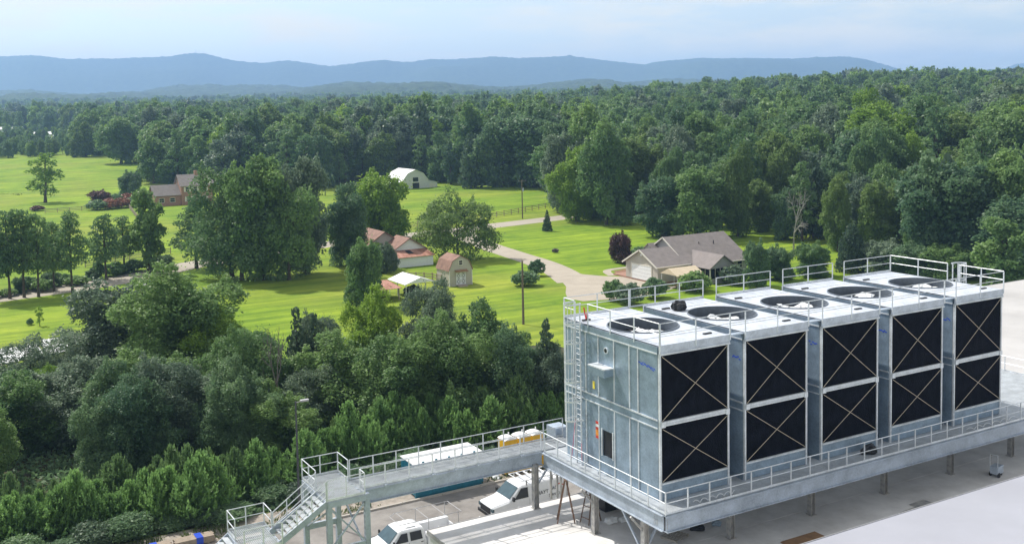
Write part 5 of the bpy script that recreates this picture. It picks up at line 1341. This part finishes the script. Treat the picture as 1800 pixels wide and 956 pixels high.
# filler trees deep in the near woodland, seen only between the others
for i in range(24):
    x = rp.uniform(-10, 50); yy = rp.uniform(79, 92)
    plant('oakN%d' % (i % 4), x, yy, rp.uniform(5, 7.5), None, ['leafd', 'leaf', 'leafg'][i % 3], 'understorey_tree', '%s understorey tree in the near woodland %s' % (['dark', 'green', 'greyish'][i % 3], 'below the metal sheds' if x < 12 else ('behind the stair tower' if x < 22 else ('behind the street lamp' if x < 30 else ('behind the teal container' if x < 38 else 'behind the yellow toilets')))), 'tree', 'understorey of the near woodland')
# undergrowth, uncountable
rng = np.random.default_rng(77); n = 60000
ux = rng.uniform(-30, 58, n); uy = 67.9+rng.uniform(0, 1, n)**1.3*30
hh = .1+1.0*rng.random(n)**2*(.4+.6*np.sin(ux*.9)*np.sin(uy*.8+ux*.3)**2)
P = np.stack([ux, uy, hh], 1)
struct(mk('undergrowth', quads('undergrowth', P, unit(rng.normal(size=(n, 3))+np.array([0, -.2, .8])), .1+.16*rng.random(n), rng.random(n)*.8, 1, None, rng), 'leafd'), 'stuff')
n = 9000; ux = rng.uniform(-12, 60, n); uy = rng.uniform(64.5, 67.7, n); kp = (np.sin(ux*1.3)+np.sin(ux*.45+uy*2) > .1) & ~((ux > 27.8) & (ux < 35) & (uy > 64.8)) & ~((ux > 36) & (ux < 41.2) & (uy > 65))
ux, uy = ux[kp], uy[kp]; n = len(ux); al = unit(rng.normal(size=(n, 3))*.4+np.array([0, 0, 1.]))
struct(mk('verge_weeds', quads('verge_weeds', np.stack([ux, uy, np.full(n, .12)+.1*rng.random(n)], 1), unit(rng.normal(size=(n, 3))), .12+.12*rng.random(n), rng.random(n), .35, al, rng), 'weed'), 'stuff')

# --- trees of the lawns and gardens
mid = [
 ('pineM0', 128, 373, 515, 60, 'pine', 'pine_tree', 'tall roadside pine with the clearest bare trunk'),
 ('pineM1', 187, 377, 492, 56, 'pine', 'pine_tree', 'roadside pine between the clearest trunk and the leaning pair'),
 ('pineM2', 219, 380, 479, 52, 'pine', 'pine_tree', 'roadside pine next to the ivy-clad dark tree'),
 ('pineM1', 18, 372, 525, 62, 'pine', 'pine_tree', 'roadside pine in the dense clump, furthest from the ivy-clad tree'),
 ('pineM0', 43, 368, 523, 60, 'pine', 'pine_tree', 'roadside pine in the middle of the dense clump'),
 ('pineM2', 68, 376, 522, 58, 'pine', 'pine_tree', 'roadside pine on the near side of the dense clump'),
 ('pineM2', 95, 390, 512, 50, 'pine', 'pine_tree', 'shorter roadside pine just behind the clearest bare trunk'),
 ('pineM0', -8, 380, 530, 58, 'pine', 'pine_tree', 'roadside pine cut by the picture edge'),
 ('columnM', 262, 326, 480, 66, 'leaf', 'ivy_clad_tree', 'dark ivy-clad tree beside the roadside pines'),
 ('slimM', 80, 270, 356, 62, 'leafb', 'slender_tree', 'loose airy twin-stemmed tree alone in the far meadow'),
 ('roundM', 228, 306, 350, 48, 'leafd', 'garden_tree', 'small dark rounded tree behind the rosy hedge'),
 ('oakM0', 213, 213, 288, 82, 'leaf', 'oak_tree', 'lone wide oak casting its shade on the far field'),
 ('airyM', 408, 292, 487, 130, 'pine', 'oak_tree', 'wide drooping tree of the big roadside cluster'),
 ('oakM1', 462, 262, 492, 112, 'leaf', 'oak_tree', 'tallest tree of the big roadside cluster'),
 ('oakM2', 540, 266, 482, 92, 'leafg', 'oak_tree', 'upright tree at the barn side of the big roadside cluster'),
 ('pineM1', 345, 362, 472, 80, 'pine', 'pine_tree', 'pine with low limbs hiding the brick house corner'),
 ('airyM', 508, 318, 492, 120, 'leaf', 'oak_tree', 'dark low tree in front of the big roadside cluster'),
 ('airyM', 425, 345, 492, 130, 'leafd', 'oak_tree', 'shaded tree in front of the big cluster trunks'),
 ('oakM3', 610, 335, 468, 88, 'leafd', 'conifer_tree', 'dark broad conifer between the big cluster and the old outbuilding'),
 ('roundM', 672, 315, 420, 112, 'leafb', 'round_tree', 'bright green round tree behind the old white outbuilding'),
 ('roundM', 636, 434, 538, 74, 'leaf', 'magnolia_tree', 'dense glossy pointed tree beside the rusty tin shed'),
 ('roundM', 676, 432, 480, 40, 'leafg', 'garden_tree', 'grey-green garden tree against the old outbuilding wall'),
 ('bushM', 655, 425, 462, 55, 'leafb', 'garden_shrub', 'pale green shrub behind the glossy pointed tree'),
 ('willowM', 806, 347, 455, 138, 'olive', 'spreading_tree', 'loose spreading tree with visible limbs behind the small barn shed'),
 ('spruceM', 962, 368, 407, 18, 'cedar', 'conifer_tree', 'tiny dark conifer alone on the lawn by the road'),
 ('roundM', 1095, 414, 463, 46, 'purple', 'purple_tree', 'small dark purple-leaved tree beside the ranch garage'),
 ('bushM', 922, 478, 502, 48, 'leafd', 'round_shrub', 'dark round shrub on the lawn behind the bare pole'),
 ('bushM', 944, 459, 485, 30, 'leafd', 'round_shrub', 'small upright shrub beside the larger round lawn shrub'),
 ('bushM', 976, 437, 444, 12, 'twig', 'sapling', 'spindly brown sapling in the middle of the lawn'),
 ('bushM', 1125, 435, 452, 40, 'leafd', 'garden_shrub', 'low green shrub behind the purple-leaved tree'),
 ('oakM3', 1013, 268, 391, 80, 'leafb', 'oak_tree', 'bright green tree at the wood corner beside the road'),
 ('oakM0', 1066, 225, 397, 95, 'leaf', 'oak_tree', 'tall green tree shading the lawn beside the wood corner'),
 ('oakM2', 1166, 305, 418, 85, 'leafd', 'oak_tree', 'dark tree in front of the wood behind the ranch house'),
 ('oakM1', 1228, 285, 420, 105, 'leaf', 'oak_tree', 'green tree rising directly behind the ranch roof'),
 ('coniferM', 1497, 392, 478, 52, 'cedar', 'cedar_tree', 'dark dense cedar on the grass beyond the fan decks'),
 ('roundM', 1330, 432, 505, 50, 'leafd', 'garden_tree', 'small dark green tree beside the ranch house end'),
 ('columnM', 1765, 378, 530, 105, 'leaf', 'oak_tree', 'tall green tree above the wide warehouse roof'),
 ('bushM', 65, 362, 371, 26, 'purple', 'round_shrub', 'low brown shrub in the far meadow'),
 ('bushM', 53, 560, 571, 12, 'leafd', 'sapling', 'tiny round sapling on the lawn above the metal sheds'),
 ('slimM', 70, 538, 573, 14, 'leafb', 'sapling', 'thin tall sapling on the lawn above the metal sheds'),
 ('roundM', 178, 337, 361, 42, 'purple', 'purple_tree', 'rounded dark purple tree at the end of the rosy hedge'),
]
for (key, x, yt, yb, w, m, nm, lab) in mid: tree_px(key, x, yt, yb, w, m, nm, lab, 'shrub' if 'shrub' in nm else 'tree')
P = at(1395, 452); plant('deadM', P[0], P[1], 12.0, 4.6, 'leaf', 'dead_tree', 'tall pale dead tree standing at the wood edge past the ranch house', barkm='barkg', rz=2.0)
for k, (x, y, w) in enumerate(((1080, 528, 26), (1108, 535, 34), (1150, 524, 30), (1222, 512, 36), (1290, 500, 30), (1370, 492, 40), (1430, 486, 44), (1560, 482, 60), (1610, 488, 60), (1660, 492, 70))):
    P = at(x, y); plant('bushM' if k < 5 else 'roundM', P[0], P[1], 2.6 if k < 5 else 4.6, w*px(P)[2]/F*1.6, ['leaf', 'leafg', 'leafd'][k % 3], 'hedge_shrub', ['green shrub behind the fan deck rails', 'greyish shrub behind the fan deck rails', 'dark shrub behind the fan deck rails'][k % 3], 'shrub', 'shrubs behind the fan deck rails')
rq = random.Random(9)
for k in range(16):
    P = at(-30+k*21+rq.uniform(-7, 7), 528-k*3.6+rq.uniform(-5, 3)); 
    plant('bushM' if k % 3 else 'roundM', P[0], P[1], rq.uniform(1.0, 2.8), rq.uniform(2.0, 4.2), ['leafd', 'pine', 'leaf'][k % 3], 'roadside_shrub', ['dark shrub under the roadside pines', 'pine-green shrub under the roadside pines', 'leafy green shrub under the roadside pines'][k % 3], 'shrub', 'shrubs under the roadside pines')
# rosy flowering hedge at the brick house
for k in range(9):
    P = at(172+k*10.5, 369-(k % 2)*8-k*.9)
    plant('bushM', P[0], P[1], 2.6, 6.4, 'rosy' if k % 3 else 'leafd', 'hedge_shrub', 'rosy flowering shrub in the hedge by the brick house' if k % 3 else 'green shrub in the rosy hedge by the brick house', 'shrub', 'hedge by the brick house')
# rough tussocks across the far meadow, uncountable
n = 5000; tx = rng.uniform(0, 175, n); ty = rng.uniform(296, 345, n); tp = []
for a, b in zip(tx, ty):
    q = at(a, b); tp.append((q[0], q[1], .25))
tp = np.array(tp)[(np.sin(tx*.09)+np.sin(ty*.35+tx*.03) > .2)]; n = len(tp)
struct(mk('meadow_tussocks', quads('meadow_tussocks', tp, unit(rng.normal(size=(n, 3))+np.array([0, 0, .6])), .3+.35*rng.random(n), rng.random(n), .8, None, rng), 'weed'), 'stuff')

# --- the woods: every tree stands on the terrain; those that show largest are single trees
EDX = [-200, 0, 180, 262, 266, 330, 400, 560, 600, 680, 690, 775, 782, 984, 988, 1040, 1120, 1140, 1200, 1310, 1350, 1440, 1560, 1600, 1800, 2100]
EDY = [282, 281, 279, 277, 325, 328, 335, 335, 330, 322, 322, 322, 333, 334, 384, 388, 394, 402, 402, 420, 427, 446, 452, 478, 505, 520]
rw = np.random.default_rng(2024)
cand = []
def zone(d0, d1, sp, amax):
    for dep in np.arange(d0, d1, sp):
        lm = dep*amax
        for lat in np.arange(-lm, lm, sp):
            d_ = dep+rw.uniform(-.45, .45)*sp; l_ = lat+rw.uniform(-.45, .45)*sp
            x, y = wl(d_, l_)
            if 58 < x < 140 and y < 86: continue
            z = hgt(x, y); u, v, q = px((x, y, z))
            if v > np.interp(u, EDX, EDY)-2: continue
            if abs(x-66) < 14 and 300 < y < 326: continue
            if 133 < x < 156 and 305 < y < 330: continue
            if u < 150 and v < 262 and rw.random() < .35: continue
            cand.append((q, u, v, x, y, z))
zone(150, 440, 7.4, .60); zone(440, 760, 8.8, .58); zone(760, 2300, 14.5, .57)
cand.sort()
cov = np.zeros((240, 480), bool); score = []
spec = []
for i, (q, u, v, x, y, z) in enumerate(cand):
    right = ss(-.05, .25, (u-900)/F)
    h = min(25, max(10, rw.normal(17, 3.8)))*(1.12 if 560 < u < 1000 and q < 460 else 1)*(1 if q > 240 else .82); r = rw.random()
    if u < 150 and q < 850: h = rw.uniform(5.5, 9)
    kind = 'oak' if r < .74 else ('pine' if r < .93 else 'con')
    ok = i % 5; w = h*(.61, .47, .7, .54, .41)[ok]*rw.uniform(.9, 1.3) if kind == 'oak' else h*rw.uniform(.34, .46)
    spec.append((kind, h, w, rw.random()))
    if q < 900:
        sx = F/q/4; x0, x1 = int((u/4)+20-w*sx/2), int((u/4)+20+w*sx/2)+1; y0, y1 = int(v/4-h*sx), int(v/4)
        x0, x1 = max(0, x0), min(480, x1); y0, y1 = max(0, y0), min(240, y1)
        if x1 > x0 and y1 > y0:
            sub = cov[y0:y1, x0:x1]; score.append(((~sub).sum() if -30 < u < 1830 else 0, i)); sub[:] = True
score.sort(reverse=True)
single = set(i for s, i in score[:232] if s > 3)
mats = ['leaf', 'leafd', 'leafg', 'leafb', 'leaf', 'olive', 'leaf']
PLC = ((90, 'beyond the lone airy meadow tree'), (265, 'beyond the far field oak'), (360, 'behind the brick house'), (470, 'behind the big roadside cluster'), (600, 'between the cluster and the barn'), (690, 'beside the barn lean-to'), (790, 'right behind the white barn'), (890, 'past the barn on its open side'), (985, 'behind the roadside utility pole'), (1090, 'at the wood corner by the road'), (1200, 'behind the ranch garage'), (1320, 'behind the ranch roof ridge'), (1420, 'around the pale dead tree'), (1540, 'behind the dark dense cedar'), (1680, 'beyond the fan deck rails'), (9999, 'above the wide warehouse roof'))
where = lambda u: next(t for a_, t in PLC if u < a_)
cw_ = {'leaf': 'mid green', 'leafd': 'dark green', 'leafg': 'greyish green', 'leafb': 'bright green', 'olive': 'olive green', 'pine': 'pine-green', 'cedar': 'blackish green'}
def edge_q(u):
    P_ = atg(u, np.interp(u, EDX, EDY)-3); return px(P_)[2]
stuffpts = []
for i, (q, u, v, x, y, z) in enumerate(cand):
    kind, h, w, r = spec[i]
    if i in single:
        if kind == 'oak': key = 'oakM%d' % (i % 4) if q < 300 else 'oakF%d' % (i % 5); m = mats[int(r*6.99)]; nm = 'oak_tree'
        elif kind == 'pine': key, m, nm = 'pineF0', 'pine', 'pine_tree'
        else: key, m, nm = 'conF0', 'cedar', 'conifer_tree'
        wh = where(u)
        plant(key, x, y, h, w, m, nm, '%s %s %s %s %s' % ('tall' if h > 18.5 else ('low' if h < 14.5 else 'middling'), cw_[m], {'oak': ('rounded', 'slim', 'wide', 'egg-shaped', 'narrow')[i % 5]+' tree', 'pine': 'pine', 'con': 'conical tree'}[kind], 'at the wood edge' if q < edge_q(u)+22 else 'deep in the wood', wh), 'tree', 'woodland trees %s' % wh, z=z)
    else: stuffpts.append((x, y, z, h, w, q))
# the rest of the woods as one mass
src = bpy.data.collections.new('wood_kinds')
so = []
kinds_ = [('oakF%d' % s, m) for s, m in ((0, 'leaf'), (1, 'leafd'), (2, 'leaf'), (3, 'leafg'), (4, 'leafb'), (2, 'leafd'), (0, 'olive'), (3, 'leaf'))] + [('conF0', 'cedar'), ('pineF0', 'pine'), ('pineF0', 'leaf')]
kinds_x = [('oakX0', 'leaf'), ('oakX1', 'leafd'), ('oakX2', 'leaf'), ('oakX0', 'leafb'), ('oakX1', 'olive'), ('oakX2', 'leafg'), ('conF0', 'cedar')]
def wood_stuff(name, pts, kinds):
    c = bpy.data.collections.new(name+'_kinds')
    for n_, (k, m) in enumerate(kinds):
        o = bpy.data.objects.new('wood_kind_%02d' % n_, PROTO[k]['crown']); c.objects.link(o)
        if not o.data.materials: o.data.materials.append(MT['leaf'])
        o.material_slots[0].link = 'OBJECT'; o.material_slots[0].material = MT[m]
    me = bpy.data.meshes.new(name); me.from_pydata([p[:3] for p in pts], [], [])
    sc_ = me.attributes.new('sc', 'FLOAT_VECTOR', 'POINT')
    sc_.data.foreach_set('vector', np.array([(p[3]/17.*(1.0+.2*math.sin(p[0]*7.3)), p[3]/17.*(1.0+.2*math.sin(p[0]*7.3)), p[3]/17.) for p in pts], np.float32).reshape(-1))
    o = bpy.data.objects.new(name, me); COL.objects.link(o)
    g = bpy.data.node_groups.new(name, 'GeometryNodeTree')
    g.interface.new_socket('Geometry', in_out='INPUT', socket_type='NodeSocketGeometry'); g.interface.new_socket('Geometry', in_out='OUTPUT', socket_type='NodeSocketGeometry')
    gi, go = g.nodes.new('NodeGroupInput'), g.nodes.new('NodeGroupOutput')
    mp_ = g.nodes.new('GeometryNodeMeshToPoints'); ip = g.nodes.new('GeometryNodeInstanceOnPoints'); ci = g.nodes.new('GeometryNodeCollectionInfo')
    ci.inputs['Collection'].default_value = c; ci.inputs['Separate Children'].default_value = True; ci.inputs['Reset Children'].default_value = True
    ip.inputs['Pick Instance'].default_value = True
    rv = g.nodes.new('FunctionNodeRandomValue'); rv.data_type = 'INT'; rv.inputs[4].default_value = 0; rv.inputs[5].default_value = len(kinds)-1
    rr_ = g.nodes.new('FunctionNodeRandomValue'); rr_.data_type = 'FLOAT_VECTOR'; rr_.inputs[0].default_value = (0, 0, 0); rr_.inputs[1].default_value = (0, 0, 6.28); rr_.inputs['Seed'].default_value = 3
    na = g.nodes.new('GeometryNodeInputNamedAttribute'); na.data_type = 'FLOAT_VECTOR'; na.inputs[0].default_value = 'sc'
    K = g.links.new
    K(gi.outputs[0], mp_.inputs[0]); K(mp_.outputs[0], ip.inputs['Points']); K(ci.outputs[0], ip.inputs['Instance']); K(rv.outputs[2], ip.inputs['Instance Index'])
    K(rr_.outputs[0], ip.inputs['Rotation']); K(na.outputs[0], ip.inputs['Scale']); K(ip.outputs[0], go.inputs[0])
    md = o.modifiers.new('trees', 'NODES'); md.node_group = g
    return struct(o, 'stuff')
a = [p for p in stuffpts if p[5] < 760]; b = [p for p in stuffpts if p[5] >= 760]
wood_stuff('wood', a, kinds_); wood_stuff('distant_wood', b, kinds_x)
print('trees', NTREE[0], 'single woods', len(single), 'stuff', len(a), len(b))

# ------------------------------------------------------------------ haze: one closed box of air round everything
hz = MB(); HZ = []
for d, l in ((-400, -9500), (9400, -9500), (9400, 9500), (-400, 9500)):
    x, y = wl(d, l); HZ.append((x, y))
hz.v = [(x, y, -1.2) for x, y in HZ] + [(x, y, 394) for x, y in HZ]
hz.f = [(0, 1, 2, 3), (4, 7, 6, 5), (0, 4, 5, 1), (1, 5, 6, 2), (2, 6, 7, 3), (3, 7, 4, 0)]
hm_ = bpy.data.materials.new('haze_air'); hm_.use_nodes = True; hn = hm_.node_tree
hn.nodes.remove(hn.nodes['Principled BSDF'])
pv = hn.nodes.new('ShaderNodeVolumePrincipled'); pv.inputs['Density'].default_value = 1.75e-4; pv.inputs['Color'].default_value = (.37, .59, 1.0, 1); pv.inputs['Anisotropy'].default_value = .2
hn.links.new(pv.outputs[0], hn.nodes['Material Output'].inputs['Volume'])
ho = hz.build('haze', hm_); struct(ho, 'stuff')
